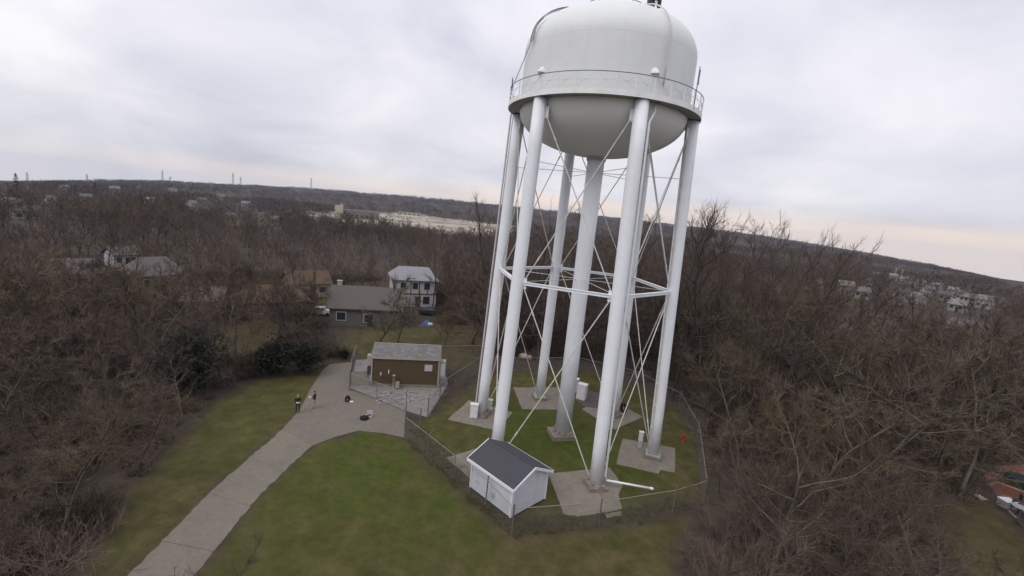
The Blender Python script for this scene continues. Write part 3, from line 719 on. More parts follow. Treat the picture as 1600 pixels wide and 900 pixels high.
# ------------------------------------------------------------------ chain-link fences
def fence(label, feet, h=2.0, step=4.2, meshstep=0.19, posts_extra=True, arms=False):
    P = [np.array(p) for p in feet]
    tt = thing('chain_link_fence', label, 'fence', (P[0][0], P[0][1], 0), group='chain-link fences')
    O = P[0]
    posts = []
    for a_, b_ in zip(P[:-1], P[1:]):
        L = np.hypot(*(b_-a_)); n = max(1, round(L/step))
        for k in range(n): posts.append(a_+(b_-a_)*k/n)
    posts.append(P[-1])
    rp_ = random.Random(len(label))
    for i, p in enumerate(posts):
        big = any(np.hypot(*(p-q)) < 0.01 for q in P)
        ln = rp_.uniform(-.05, .05)
        x, y = p-O
        m = MB().tube([(x, y, -0.1), (x+ln, y+rp_.uniform(-.04, .04), h+(0.32 if big else 0.06))], 0.048 if big else 0.028, 7)
        if arms and not big:
            m.tube([(x+ln, y, h), (x+ln+0.25, y+0.3, h+0.32)], 0.022, 5)
        m.build('post', M['fence'], tt)
    rl = MB(); wr = MB()
    for a_, b_ in zip(P[:-1], P[1:]):
        a2, b2 = a_-O, b_-O
        L = np.hypot(*(b2-a2)); n = max(3, int(L/2))
        rl.tube([(*(a2+(b2-a2)*k/n), h-0.02+rp_.uniform(-.03, .02)) for k in range(n+1)], 0.026, 6)
        m = int(L/meshstep)
        for k in range(-int(h/meshstep), m):
            for sg_ in (1, -1):
                s0 = k*meshstep; s1 = s0+h
                z0, z1 = (0.05, h-0.05)
                f0, f1 = 0.0, 1.0
                if s0 < 0: f0 = -s0/h
                if s1 > L: f1 = (L-s0)/h
                if f1 <= f0: continue
                pts = []
                for f in (f0, f1):
                    s_ = s0+h*f; s_ = min(max(s_, 0), L); zz = z0+(z1-z0)*(f if sg_ > 0 else 1-f)
                    q = a2+(b2-a2)*s_/L; pts.append((q[0], q[1], zz))
                d = Vector((b2-a2).tolist()+[0]).normalized(); nrm = Vector((-d.y, d.x, 0))*0.0032
                A_, B_ = Vector(pts[0]), Vector(pts[1]); up = Vector((0, 0, 0.0032))
                wr.add([A_-nrm-up, A_+nrm-up, A_+up*1.5, B_-nrm-up, B_+nrm-up, B_+up*1.5], [(0,1,4,3),(1,2,5,4),(2,0,3,5)])
    rl.build('top_rail', M['rail'], tt); wr.build('chain_link', M['wire'], tt, kind='stuff')
    return tt
fence('chain-link fence slanting past the white shed to the paved yard', G([(799,838),(758,790),(632,685)]), arms=True)
fence('chain-link fence along the front of the tower compound right of the corner post', G([(799,838),(935,825),(1050,804),(1098,788)]), step=5.0)
fence('chain-link fence down the right side of the tower compound by the hydrant', G([(1098,788),(1092,730),(1087,690),(1060,640)]), step=5.0)
fence('chain-link fence behind the tower at the edge of the wood', G([(1060,640),(990,602),(900,580),(800,582),(752,578)]), step=5.0)
fence('chain-link fence along the front of the brown building beside the paved yard', G([(546,610),(634,644),(668,655)]))
fence('chain-link fence climbing from the yard gate to the trees right of the brown building', G([(668,655),(687,625),(752,578)]))
fence('bluish chain-link fence at the left side of the brown building', G([(546,610),(549,585),(556,562)]), meshstep=0.11)
fence('chain-link fence along the rear right of the brown building', G([(690,563),(752,561)]))
P = at(654, 672); gate = thing('gate_post', 'leaning steel gate post at the corner of the paved yard', 'gate post', (P[0], P[1], 0))
MB().tube([(0, 0, -.1), (0.1, 0.05, 2.1)], 0.06, 8).build('post', M['fence'], gate); MB().lathe([(0.065, 0), (0.05, .05), (0.01, .08)], 8, c=(0.1, 0.05, 2.1)).build('cap', M['fence'], gate)

# ------------------------------------------------------------------ people and their kit
def person(label, px_, face, top, legs_m, hairm, h=1.76, hold='controller'):
    P = at(*px_); s = h/1.76
    J = {'pelvis': (0, 0, .95), 'waist': (0, .01, 1.08), 'chest': (0, .0, 1.30), 'neck': (0, .0, 1.50), 'head0': (0, -.02, 1.60), 'head': (0, -.015, 1.70), 'crown': (0, 0, 1.755)}
    E = [('pelvis', 'waist'), ('waist', 'chest'), ('chest', 'neck'), ('neck', 'head0'), ('head0', 'head'), ('head', 'crown')]
    Rd = {'pelvis': .155, 'waist': .14, 'chest': .165, 'neck': .058, 'head0': .08, 'head': .095, 'crown': .06}
    for sd_, sn in ((-1, 'l'), (1, 'r')):
        J.update({'hip'+sn: (.10*sd_, 0, .88), 'knee'+sn: (.12*sd_, -.03, .48), 'ank'+sn: (.13*sd_, .01, .09), 'toe'+sn: (.16*sd_, -.16, .05),
                  'sho'+sn: (.20*sd_, .01, 1.43), 'elb'+sn: (.27*sd_, .06, 1.13), 'wri'+sn: (.10*sd_, -.25, 1.14), 'palm'+sn: (.07*sd_, -.31, 1.15)})
        E += [('pelvis', 'hip'+sn), ('hip'+sn, 'knee'+sn), ('knee'+sn, 'ank'+sn), ('ank'+sn, 'toe'+sn), ('chest', 'sho'+sn), ('sho'+sn, 'elb'+sn), ('elb'+sn, 'wri'+sn), ('wri'+sn, 'palm'+sn)]
        Rd.update({'hip'+sn: .10, 'knee'+sn: .068, 'ank'+sn: .048, 'toe'+sn: .042, 'sho'+sn: .075, 'elb'+sn: .055, 'wri'+sn: .036, 'palm'+sn: .034})
        for k in range(5):
            fx = (.012*(k-1.5)); L_ = (.075, .085, .08, .065, .055)[k]
            base = 'palm'+sn; a_, b_ = f'f{k}a{sn}', f'f{k}b{sn}'
            px0 = J[base]
            if k < 4:
                J[a_] = (px0[0]-sd_*.02, px0[1]-.03, px0[2]+fx*1.6); J[b_] = (px0[0]-sd_*(.03+L_*.5), px0[1]-.045, px0[2]+fx*1.8)
            else:
                J[a_] = (px0[0]-sd_*.015, px0[1]+.01, px0[2]+.04); J[b_] = (px0[0]-sd_*.04, px0[1]-.01, px0[2]+.06)
            E += [(base, a_), (a_, b_)]; Rd[a_] = .011; Rd[b_] = .009
    names = list(J); ix = {n: i for i, n in enumerate(names)}
    me_ = bpy.data.meshes.new('tmp'); me_.from_pydata([J[n] for n in names], [(ix[a_], ix[b_]) for a_, b_ in E], []); me_.update()
    ob = bpy.data.objects.new('tmp', me_); COL.objects.link(ob)
    md = ob.modifiers.new('skin', 'SKIN'); md.use_smooth_shade = True
    for n in names:
        v = me_.skin_vertices[0].data[ix[n]]; v.radius = (Rd[n]*(1.15 if n in ('chest', 'pelvis', 'waist') else 1), Rd[n]*(0.8 if n in ('chest', 'pelvis', 'waist') else 1)); v.use_root = (n == 'pelvis')
    sb = ob.modifiers.new('sub', 'SUBSURF'); sb.levels = 1; sb.render_levels = 1
    dg_ = bpy.context.evaluated_depsgraph_get(); body = bpy.data.meshes.new_from_object(ob.evaluated_get(dg_)); body.name = 'person'
    bpy.data.objects.remove(ob)
    body.materials.clear()
    for q in (top, legs_m, M['skin'], M['black']): body.materials.append(q)
    for p in body.polygons:
        c = p.center
        if c.z > 1.50: i = 2
        elif c.z < 0.11: i = 3
        elif c.z < 0.93: i = 1
        elif c.y < -.235: i = 2
        else: i = 0
        p.material_index = i
    o = link('person', body, loc=(P[0], P[1], 0.03), rz=face, label=label, cat='person', group='people on the drive'); o.scale = (s, s, s)
    hm = MB(); pr = [(0.105*math.cos(a_), 0.105*math.sin(a_)) for a_ in np.linspace(-0.1, math.pi/2, 6)]
    hm.lathe([(max(r_, .004), z_*1.05) for r_, z_ in pr], 14, c=(0, 0.012, 1.69)); hm.build('hair', hairm, o, smooth=True)
    fc = MB()
    for sx in (-1, 1):
        fc.box((sx*.035, -.108, 1.675), (.028, .012, .014), 0, 1); fc.box((sx*.1, .0, 1.66), (.02, .04, .06), 0, 0)
    fc.add([(-.015, -.105, 1.63), (.015, -.105, 1.63), (0, -.135, 1.632), (0, -.105, 1.68)], [(0,1,2),(0,2,3),(2,1,3)], 0)
    fc.box((0, -.1, 1.60), (.045, .012, .01), 0, 2)
    fc.build('face', [M['skin'], M['black'], mat('lips', (.3, .12, .1))], o)
    return o
p1 = person('person in dark jacket and dark trousers standing at the left edge of the drive', (465, 645), R(35), mat('dark_olive_jacket', (0.022, 0.022, 0.020), .85), M['jeans'], M['hair'])
p2 = person('person in black top and light grey trousers standing further up the drive', (491, 638), R(-75), M['black'], M['greytr'], M['darkhair'], 1.72)
def held(o, name, label, cat, dims, m, z=1.16):
    w = o.rotation_euler.z; d = Vector((math.sin(w), -math.cos(w), 0))*0.40; p = Vector(o.location)
    tt = thing(name, label, cat, (p.x+d.x, p.y+d.y, p.z+z*o.scale.z), w)
    MB().box((0, 0, 0), dims).build('body', m, tt); MB().box((0, -0.0, dims[2]/2+.006), (dims[0]*.6, dims[1]*.6, .01)).build('screen', M['dark'], tt)
    k = MB()
    for s in (-1, 1): k.tube([(s*dims[0]*.4, 0, dims[2]/2), (s*dims[0]*.4, 0, dims[2]/2+.04)], .008, 5)
    k.build('stick', M['dark'], tt)
held(p1, 'remote_control', 'pale remote control held by the person in dark trousers', 'remote control', (.26, .17, .07), M['paper'])
held(p2, 'remote_control', 'white remote control held by the person in grey trousers', 'remote control', (.26, .2, .08), M['paper'])
P = at(543, 627); bk = thing('backpack', 'black backpack set down upright on the paved yard', 'backpack', (P[0], P[1], .02), 0.5)
bm_ = MB(); bm_.lathe([(.02, 0), (.26, .01), (.28, .2), (.25, .42), (.16, .56), (.02, .6)], 14); b_o = bm_.build('bag', M['black'], bk, smooth=True); b_o.scale = (1, .7, 1)
MB().lathe([(.02, 0), (.16, .01), (.17, .2), (.1, .3), (.01, .31)], 10, c=(0, -.2, .03)).build('front_pocket', M['dark'], bk, smooth=True)
MB().tube([(-.07, 0, .56), (0, 0, .68), (.07, 0, .56)], .02, 6).build('handle', M['dark'], bk)
P = at(549, 628.5); bx = thing('white_pouch', 'small white pouch lying beside the black backpack', 'pouch', (P[0], P[1], .02), .3)
MB().box((0, 0, .05), (.36, .22, .09)).build('pouch', M['paper'], bx); MB().box((0, 0, .1), (.3, .03, .012)).build('zip', M['cabshade'], bx)
P = at(569, 655); dn = thing('equipment_bag', 'round dark equipment bag on the paved yard by the lawn', 'bag', (P[0], P[1], .02), 0.3)
MB().lathe([(.02, 0), (.36, .01), (.4, .12), (.36, .26), (.2, .32), (.02, .33)], 16).build('bag', M['black'], dn, smooth=True)
MB().tube([(-.2, 0, .3), (-.1, 0, .45), (.1, 0, .45), (.2, 0, .3)], .022, 6).build('handle', M['cabshade'], dn)
P = at(577, 652); cs_ = thing('carry_case', 'open silver carry case beside the round dark bag', 'case', (P[0], P[1], .02), 0.35)
MB().box((0, 0, .1), (.55, .4, .2)).build('tray', M['cabshade'], cs_)
MB().box((0, .22, .38), (.55, .05, .38)).build('lid', M['hwhite'], cs_)
MB().box((0, 0, .205), (.42, .28, .012)).build('lining', M['black'], cs_)

# ------------------------------------------------------------------ houses
def house(name, label, loc, rz, w, d, h, rh, wall, roof, wins, cat='house', group=None, storeys=1, chimney=False, timber=False, hip=0.0, garage=False):
    tt = thing(name, label, cat, loc, rz, group)
    wl = MB(); wl.add([(-w/2,-d/2,-3),(w/2,-d/2,-3),(w/2,d/2,-3),(-w/2,d/2,-3),(-w/2,-d/2,h),(w/2,-d/2,h),(w/2,d/2,h),(-w/2,d/2,h),(-w/2+hip,0,h+rh),(w/2-hip,0,h+rh)],
        [(0,1,5,4),(1,2,6,9,5) if hip == 0 else (1,2,6,5),(2,3,7,6),(3,0,4,8,7) if hip == 0 else (3,0,4,7)]); wl.build('wall', wall, tt)
    rf_ = MB(); o = .45; k = rh/(d/2)
    for s in (-1, 1):
        vs = [(-w/2-o, s*(d/2+o), h-o*k+.06), (w/2+o, s*(d/2+o), h-o*k+.06), (w/2+o-(hip+o if hip else 0), 0, h+rh+.06), (-w/2-o+(hip+o if hip else 0), 0, h+rh+.06)]
        vs += [(a_, b_, c__+.14) for a_, b_, c__ in vs]
        rf_.add(vs, [(0,1,2,3),(4,5,6,7),(0,1,5,4),(1,2,6,5),(2,3,7,6),(3,0,4,7)])
    if hip:
        for s in (-1, 1):
            vs = [(s*(w/2+o), -d/2-o, h-o*k+.2), (s*(w/2+o), d/2+o, h-o*k+.2), (s*(w/2-hip), 0, h+rh+.2)]; rf_.add(vs, [(0,1,2)])
    ro = rf_.build('roof', roof, tt)
    if chimney: MB().box((-w*.42, .2, h+rh*.6+.9), (.7, .6, 1.9)).box((-w*.42, .2, h+rh*.6+1.9), (.85, .75, .15)).build('chimney', M['hcream'], ro)
    for (x, z, ww, wh) in wins:
        wn = MB().box((x, -d/2-.03, z), (ww+.25, .07, wh+.25)).build('window', M['hwhite'], tt)
        MB().box((x, -d/2-.06, z), (ww, .05, wh)).build('pane', M['pane'], wn)
    if timber:
        tb = MB()
        for x in np.linspace(-w/2+.12, w/2-.12, 6): tb.box((x, -d/2-.025, h*.72), (.16, .05, h*.5))
        tb.box((0, -d/2-.03, h*.48), (w, .055, .2)); tb.build('timber', M['hdark'], tt)
    if garage: MB().box((w*.25, -d/2-.04, 1.1), (2.6, .06, 2.2)).build('door', M['hcream'], tt)
    else:
        dr = MB().box((w*.08, -d/2-.035, 1.05), (1.0, .06, 2.1)).build('door', M['hdark'], tt); MB().box((w*.08+.35, -d/2-.08, 1.05), (.06, .05, .1)).build('handle', M['rod'], dr)
    return tt
def face_cam(x, y, off=0.0):                 # yaw that turns a local -y front towards the camera, plus an offset
    return math.atan2(CAM[1]-y, CAM[0]-x)+math.pi/2+off
def H(px_, *a_, off=0.0, **k):
    x, y, z = on_ground(*px_); return house(*a_[:2], (x, y, z), face_cam(x, y, off), *a_[2:], **k)
H((573, 500), 'grey_house', 'low grey house with wide grey roof above the brown building', 10.8, 8.5, 3.0, 2.6, M['hgrey'], M['roofgrey'], [(-3.6, 1.6, 1.3, 1.2), (0.6, 1.4, 1.4, 1.2)], off=R(-4), chimney=True)
H((643, 473), 'timbered_house', 'white two-storey half-timbered house with pale grey roof', 8.4, 7.5, 5.4, 1.9, M['hwhite'], M['rooflight'], [(-2.3, 4.2, 1.0, 1.2), (0, 4.2, 1.0, 1.2), (2.3, 4.2, 1.1, 1.3), (2.3, 1.4, 1.3, 1.5)], off=R(8), timber=True, hip=1.2)
H((428, 488), 'bungalow', 'low bungalow with rusty brown roof left of the grey house', 9.5, 7, 2.6, 2.0, M['htan'], M['rooforange'], [(-2.8, 1.4, 1.3, 1.1), (2.8, 1.4, 1.3, 1.1)], off=R(10), hip=1.8)
H((318, 488), 'bungalow', 'small bungalow with pale garage door beside the rusty roof', 6, 6, 2.5, 1.6, M['htan'], M['roofgrey'], [(-1.8, 1.4, 1.0, 1.0)], off=R(-15), garage=True)
H((240, 447), 'grey_house', 'grey-roofed house among trees at the left', 7.5, 7, 2.8, 2.6, M['htan'], M['roofgrey'], [(-2.2, 1.4, 1.2, 1.1), (2.4, 1.4, 1.2, 1.1)], off=R(20), hip=1.6)
H((478, 460), 'cream_house', 'cream house half hidden by trunks behind the rusty roof', 7.5, 6, 2.8, 1.9, M['hcream'], M['rooforange'], [(-2.2, 1.5, 1.2, 1.1), (2.4, 1.5, 1.2, 1.1)], off=R(14))
H((105, 447), 'bungalow', 'pink-walled bungalow far left behind brown trees', 7, 6, 2.8, 2.0, M['hcream'], M['roofgrey'], [(-2, 1.4, 1.2, 1.1), (2.2, 1.4, 1.2, 1.1)], off=R(-10))
H((190, 415), 'white_house', 'white house glimpsed through dark trunks at the left', 4.5, 4.5, 2.8, 1.4, M['hwhite'], M['roofgrey'], [(-1.3, 1.6, .9, 1.0), (1.4, 1.6, .9, 1.0)], off=R(22))
hsp = [(20,330,13,'white'),(40,342,8,'cream'),(65,325,9,'cream'),(135,313,7,'white'),(85,322,6,'white'),(180,300,8,'white'),(235,318,8,'cream'),(300,322,8,'cream'),(315,316,9,'white'),
       (345,310,8,'cream'),(385,322,9,'cream'),(360,345,11,'white'),(405,346,10,'cream'),(430,349,12,'cream'),(215,295,9,'cream'),(100,296,7,'white'),(270,300,7,'white'),(450,302,16,'cream'),(540,302,10,'white')]
ORD = ['first','second','third','fourth','fifth','sixth','seventh','eighth','ninth','tenth','eleventh','twelfth','thirteenth','fourteenth','fifteenth','sixteenth','seventeenth','eighteenth','nineteenth','twentieth','twenty-first','twenty-second','twenty-third','twenty-fourth','twenty-fifth','twenty-sixth','twenty-seventh','twenty-eighth','twenty-ninth','thirtieth']+['outermost']*200
hsp.sort()
for k, (x, y, w, c) in enumerate(hsp):
    gx, gy, g_z = on_ground(x, y)
    dist = math.hypot(gx-CAM[0], gy-CAM[1]); wd = max(8, min(24, w*dist/FPX*1.15))
    o = house('distant_house', f'{ORD[k]} {"white" if c == "white" else "cream"} house counting from the left among the far trees', (gx, gy, g_z), face_cam(gx, gy, R(rd.uniform(-40, 40))), wd, 8, 3.4+1.5*(k % 3 == 0), 2.4,
              M['hdull'] if c == 'white' else M['hcream'], M['roofgrey'] if k % 2 else M['roofdull'], [(-wd*.28, 1.8, 1.6, 1.3), (wd*.3, 1.8, 1.6, 1.3)], group='pale houses among the far trees at left')
hsr = sorted([(1368,433,8),(1393,438,6),(1414,444,9),(1437,450,6),(1449,457,7),(1464,455,8),(1486,462,9),(1476,470,6),(1503,468,6),(1518,474,8),(1410,466,15),(1430,474,9),(1285,452,14),(1318,460,12),(1350,450,6),(1346,466,8),(1537,482,7),(1497,487,7),(1560,478,6)])
for k, (x, y, w) in enumerate(hsr):
    gx, gy, g_z = on_ground(x, y); dist = math.hypot(gx-CAM[0], gy-CAM[1]); wd = max(5, min(12, w*dist/FPX*0.8))
    house('estate_house', f'{ORD[k]} {"white" if k % 3 else "cream"} house from the left in the far estate at right', (gx, gy, g_z), face_cam(gx, gy, R(rd.uniform(-50, 50))), wd, 6, 3.0+1.2*(k % 2), 1.7,
          M['hdull'] if k % 3 else M['hcream'], M['roofdull'] if k % 3 else M['roofgrey'], [(-wd*.27, 1.9, 1.1, 1.1), (wd*.27, 1.9, 1.1, 1.1)], group='white houses of the estate at right')
H((1505, 530), 'white_house', 'white house close behind the trees at the far right', 5.5, 5, 3.2, 1.6, M['hwhite'], M['roofgrey'], [(-1.6, 2.0, 1.0, 1.1), (1.6, 2.0, 1.0, 1.1)], off=R(-20))
# works on the pale graded land
x, y, z = on_ground(545, 341)
wk = thing('works_building', 'pale block building with a taller end tower on the graded land', 'building', (x, y, z), face_cam(x, y))
MB().box((12, 4, 4.0), (44, 9, 11)).build('hall', M['htan'], wk); MB().box((-11, 0, 6.5), (9, 8, 15)).build('tower_block', M['pale'], wk)
MB().box((-8.5, 0, 15), (3, 3, 2)).build('parapet', M['pale'], wk)
MB().box((12, 4, 9.76), (44.6, 9.6, 0.5)).build('roof', M['rooflight'], wk)
for k in range(5): MB().box((-2+k*5.5, -0.55, 3.2), (2.4, .12, 2.4)).build('opening', M['hdark'], wk)
for lab, (px_, w) in (('long low pale shed on the graded land right of the works', ((640, 336), 40)), ('long low cream depot at the left of the graded land', ((500, 346), 30)), ('white warehouse roof on the far hillside', ((470, 300), 60))):
    x, y, z = on_ground(*px_)
    o = thing('depot', lab, 'building', (x, y, z), face_cam(x, y))
    MB().box((0, 0, 1.5), (w, 10, 6)).build('wall', M['pale'], o); MB().box((0, 0, 4.65), (w+1, 11, .3)).build('roof', M['rooflight'], o)
    for k in range(5): MB().box((w*(-.4+.2*k), -5.04, 1.6), (w*.09, .1, 3.0)).build('door', M['hgrey'], o)

# parked things by the houses
def car(label, px_, m, rz):
    x, y, z = on_ground(*px_); o = thing('parked_car', label, 'car', (x, y, z), rz)
    pr = [(-2.1, .35), (-2.15, .75), (-1.9, .95), (-1.3, 1.0), (-.75, 1.42), (.75, 1.45), (1.5, 1.02), (2.1, .92), (2.2, .6), (2.15, .35)]
    b_ = MB(); n = len(pr); vs = [(a_, -.85*(1 if z_ < 1.1 else .8), z_) for a_, z_ in pr]+[(a_, .85*(1 if z_ < 1.1 else .8), z_) for a_, z_ in pr]
    b_.add(vs, [tuple(range(n)), tuple(range(2*n-1, n-1, -1))]+[(i, n+i, n+(i+1) % n, (i+1) % n) for i in range(n)]); b_.build('body', m, o)
    for s in (-1, 1): MB().add([(-1.1, s*.86, 1.05), (1.2, s*.86, 1.05), (.68, s*.72, 1.37), (-.68, s*.72, 1.37)], [(0, 1, 2, 3)]).build('window', M['pane'], o)
    for a_ in (-1.35, 1.35):
        for s in (-1, 1): MB().tube([(a_, s*.7, .33), (a_, s*.9, .33)], .33, 14).build('wheel', M['black'], o)
    for s in (-1, 1): MB().box((2.17, s*.6, .72), (.08, .3, .14)).build('headlight', M['paper'], o)
    return o
car('white car parked beside the left end of the grey house', (500, 492), M['car'], 0.3)
car('white car parked among trees at the left', (162, 459), M['car'], 0.2)
car('dark car parked right of the white timbered house', (672, 492), M['jeans'], 0.1)
x, y, z = on_ground(668, 508); tp = thing('tarpaulin_heap', 'blue tarpaulin draped over a heap beside a tall trunk', 'tarpaulin', (x, y, z))
tm = MB(); n = 9; vs = []
rt_ = random.Random(9)
for i in range(n):
    for j in range(n):
        u, v = i/(n-1)*2-1, j/(n-1)*2-1; vs.append((u*1.0, v*.7, max(0.02, .75*(1-abs(u+.2)**2)*(1-abs(v)**3)+rt_.uniform(-.16, .16)) if abs(u) < 1 and abs(v) < 1 else 0.0))
tm.add(vs, [(i*n+j, (i+1)*n+j, (i+1)*n+j+1, i*n+j+1) for i in range(n-1) for j in range(n-1)]); tm.build('tarp', M['tarp'], tp)
MB().box((.6, -.45, .35), (.7, .5, .35), .5).build('white_fold', M['paper'], tp)

# brick patio at lower right
PT = G([(1535,745),(1560,728),(1660,720),(1700,860),(1640,850),(1610,836),(1575,800)])
patio = MB().prism(PT, -.1, .03).build('patio', mat('mortar', (0.12, 0.09, 0.08), .95), kind='structure')
PTG = Grid([PT], 15, 60, -25, 30, .15); pmin = np.min(PT, 0); pmax = np.max(PT, 0)
bms = [MB().box((0, 0, 0), (.44, .21, .05)).mesh('brick', mat('patio_brick_%d' % k, c, .9, .2, 5)) for k, c in enumerate(((.19, .085, .065), (.155, .075, .06), (.23, .11, .085)))]
cand = []
ii = 0
for yy in np.arange(pmin[1], pmax[1], .24):
    ii += 1
    for xx in np.arange(pmin[0], pmax[0], .48):
        c = (xx+(.24 if ii % 2 else 0), yy)
        if PTG(*c) < -.2:
            q = pix((c[0], c[1], .05)); 
            if q[0] < 1615: cand.append((-q[1], c))
cand.sort()
for k, (_, c) in enumerate(cand[:300]):
    o = link('brick', bms[rd.randrange(3)], patio, (c[0], c[1], .05+rd.uniform(-.006, .008)))
if len(cand) > 300:
    m = MB()
    for _, c in cand[300:]: m.box((c[0], c[1], .05+rd.uniform(-.006, .008)), (.44, .21, .05))
    m.build('bricks', bms[0].materials[0], patio, kind='stuff')
edge = G([(1575,800),(1610,836),(1645,872)])
eb = MB()
for a_, b_ in zip(edge[:-1], edge[1:]):
    a_, b_ = np.array(a_), np.array(b_); L = np.hypot(*(b_-a_)); eb.box((*(a_+b_)/2, .09), (L, .18, .2), math.atan2(*(b_-a_)[::-1]))
eb.build('edging', M['concrete'], patio)
def put(px_, name, label, cat, rz=0): P = at(*px_); return thing(name, label, cat, (P[0], P[1], .075), rz)
o = put((1592, 762), 'covered_grill', 'dark green covered table at the right edge of the brick patio', 'covered table', .5)
cv = MB(); cv.lathe([(.02, 1.0), (1.0, .97), (1.1, .85), (1.2, .25), (1.18, .25)], 10); cv.build('cover', M['coverg'], o)
for a_ in range(4): MB().tube([(.7*math.cos(a_*1.57), .7*math.sin(a_*1.57), 0), (.7*math.cos(a_*1.57), .7*math.sin(a_*1.57), .9)], .04, 5).build('leg', M['dark'], o)
o = put((1584, 777), 'planter_wall', 'low red brick wall round the patio planter', 'wall', -.75)
m_ = MB().box((0, 0, .35), (2.6, .3, .7)).build('wall', M['brick'], o); MB().box((0, 0, .73), (2.7, .38, .07)).build('coping', mat('coping', (.3, .15, .1)), o)
o = put((1571, 793), 'storage_box', 'white-lidded storage box at the corner of the patio', 'storage box', .2)
MB().box((0, 0, .3), (1.0, .7, .6)).build('body', mat('box_grey', (.28, .27, .28)), o); MB().box((0, 0, .64), (1.06, .76, .07)).build('lid', M['paper'], o)
for k, (pp, rz, lab) in enumerate((((1587, 800), .3, 'dark metal chair nearest the white-lidded box on the patio'), ((1598, 792), 1.2, 'dark metal chair behind the table corner on the patio'), ((1594, 822), -1.1, 'dark metal chair at the near edge of the patio'))):
    o = put(pp, 'patio_chair', lab, 'chair', rz)
    MB().box((0, 0, .44), (.52, .5, .05)).build('seat', M['dark'], o); MB().box((0, .25, .75), (.5, .05, .5)).build('backrest', M['dark'], o)
    for a_ in (-.22, .22):
        for b_ in (-.2, .22): MB().tube([(a_, b_, 0), (a_, b_, .43)], .022, 5).build('leg', M['dark'], o)
        MB().box((a_*1.1, 0, .64), (.05, .45, .04)).build('armrest', M['dark'], o)
o = put((1590, 806), 'patio_table', 'round patio table with pale top among the dark chairs', 'table')
MB().lathe([(.02, .72), (.5, .72), (.5, .76), (.02, .77)], 18).build('tabletop', mat('table_top', (.30, .32, .38)), o); MB().tube([(0, 0, 0), (0, 0, .72)], .05, 8).build('stem', M['dark'], o); MB().lathe([(.28, 0), (.28, .03), (.04, .06)], 14).build('foot', M['dark'], o)
for lab, pp, rz in (('pale round stone lying on the grass left of the patio', (1528, 777), 0), ('pale broken plank lying on the grass left of the patio', (1537, 781), .4)):
    P = at(*pp)
    if 'stone' in lab: MB().lathe([(.02, 0), (.24, .02), (.26, .12), (.15, .24), (.02, .27)], 9).build('stone', M['hcream'], label=lab, cat='stone', loc=(P[0], P[1], 0))
    else: MB().box((0, 0, .06), (.8, .16, .06)).box((.05, .26, .06), (.66, .15, .06)).build('plank', M['hcream'], label=lab, cat='plank', loc=(P[0], P[1], 0), rz=rz)

# pylons on the ridge
def pylon(px_, pyt, pyb, lab):
    d = ray(px_, pyb); r = 2300.0; hd = np.array([d[0], d[1]])/math.hypot(d[0], d[1])
    x, y = CAM[0]+hd[0]*r, CAM[1]+hd[1]*r; z = gzf(x, y); h = max(14, (pyb-pyt)*r/FPX+10)
    o = thing('power_pylon', lab, 'pylon', (x, y, z), face_cam(x, y, .2), 'power pylons on the skyline')
    b_ = MB(); w = 3.2
    for s in (-1, 1):
        for s2 in (-1, 1): b_.tube([(s*w, s2*w, 0), (s*.7, s2*.7, h)], .42, 4)
    for k in range(6):
        z0, z1 = h*k/6, h*(k+1)/6; a0, a1 = w+(.7-w)*k/6, w+(.7-w)*(k+1)/6
        b_.tube([(-a0, -a0, z0), (a1, -a1, z1)], .22, 4); b_.tube([(a0, -a0, z0), (-a1, -a1, z1)], .22, 4)
    b_.build('mast', M['pylon'], o)
    for zz, ww in ((.97, 4.5), (.84, 6.0), (.71, 4.5)):
        MB().box((0, 0, h*zz), (2*ww, .7, .6)).build('crossarm', M['pylon'], o)
for px_, a_, b_, lab in ((43,273,283,'steel power pylon at the far left end of the skyline'), (136,274,281,'short power pylon second from the left on the skyline'), (254,270,282,'tall power pylon third from the left on the skyline'),
                   (266,277,282,'small power pylon just right of the third tall one'), (364,271,285,'tall power pylon fourth of the tall ones on the skyline'), (376,277,286,'small power pylon just right of the fourth tall one'), (486,280,294,'power pylon nearest the water tower on the skyline')):
    pylon(px_, a_, b_, lab)
x, y, z = on_ground(625, 338); mp_ = thing('light_mast', 'thin light mast standing on the pale graded land', 'mast', (x, y, z)); MB().tube([(0, 0, 0), (0, 0, 13)], .35, 6).build('pole', M['pylon'], mp_); MB().box((0, 0, 13.2), (2.2, .8, .5)).build('lamp_head', M['pylon'], mp_)
for q, lab in (((1397, 436), 'tall pale mast left of its twin behind the estate'), ((1407, 438), 'tall pale mast right of its twin behind the estate')):
    x, y, z = on_ground(*q); mp_ = thing('light_mast', lab, 'mast', (x, y, z)); MB().tube([(0, 0, 0), (0, 0, 9)], .3, 6).build('pole', M['pale'], mp_); MB().box((0, 0, 9.1), (1.6, .6, .4)).build('lamp_head', M['pale'], mp_)

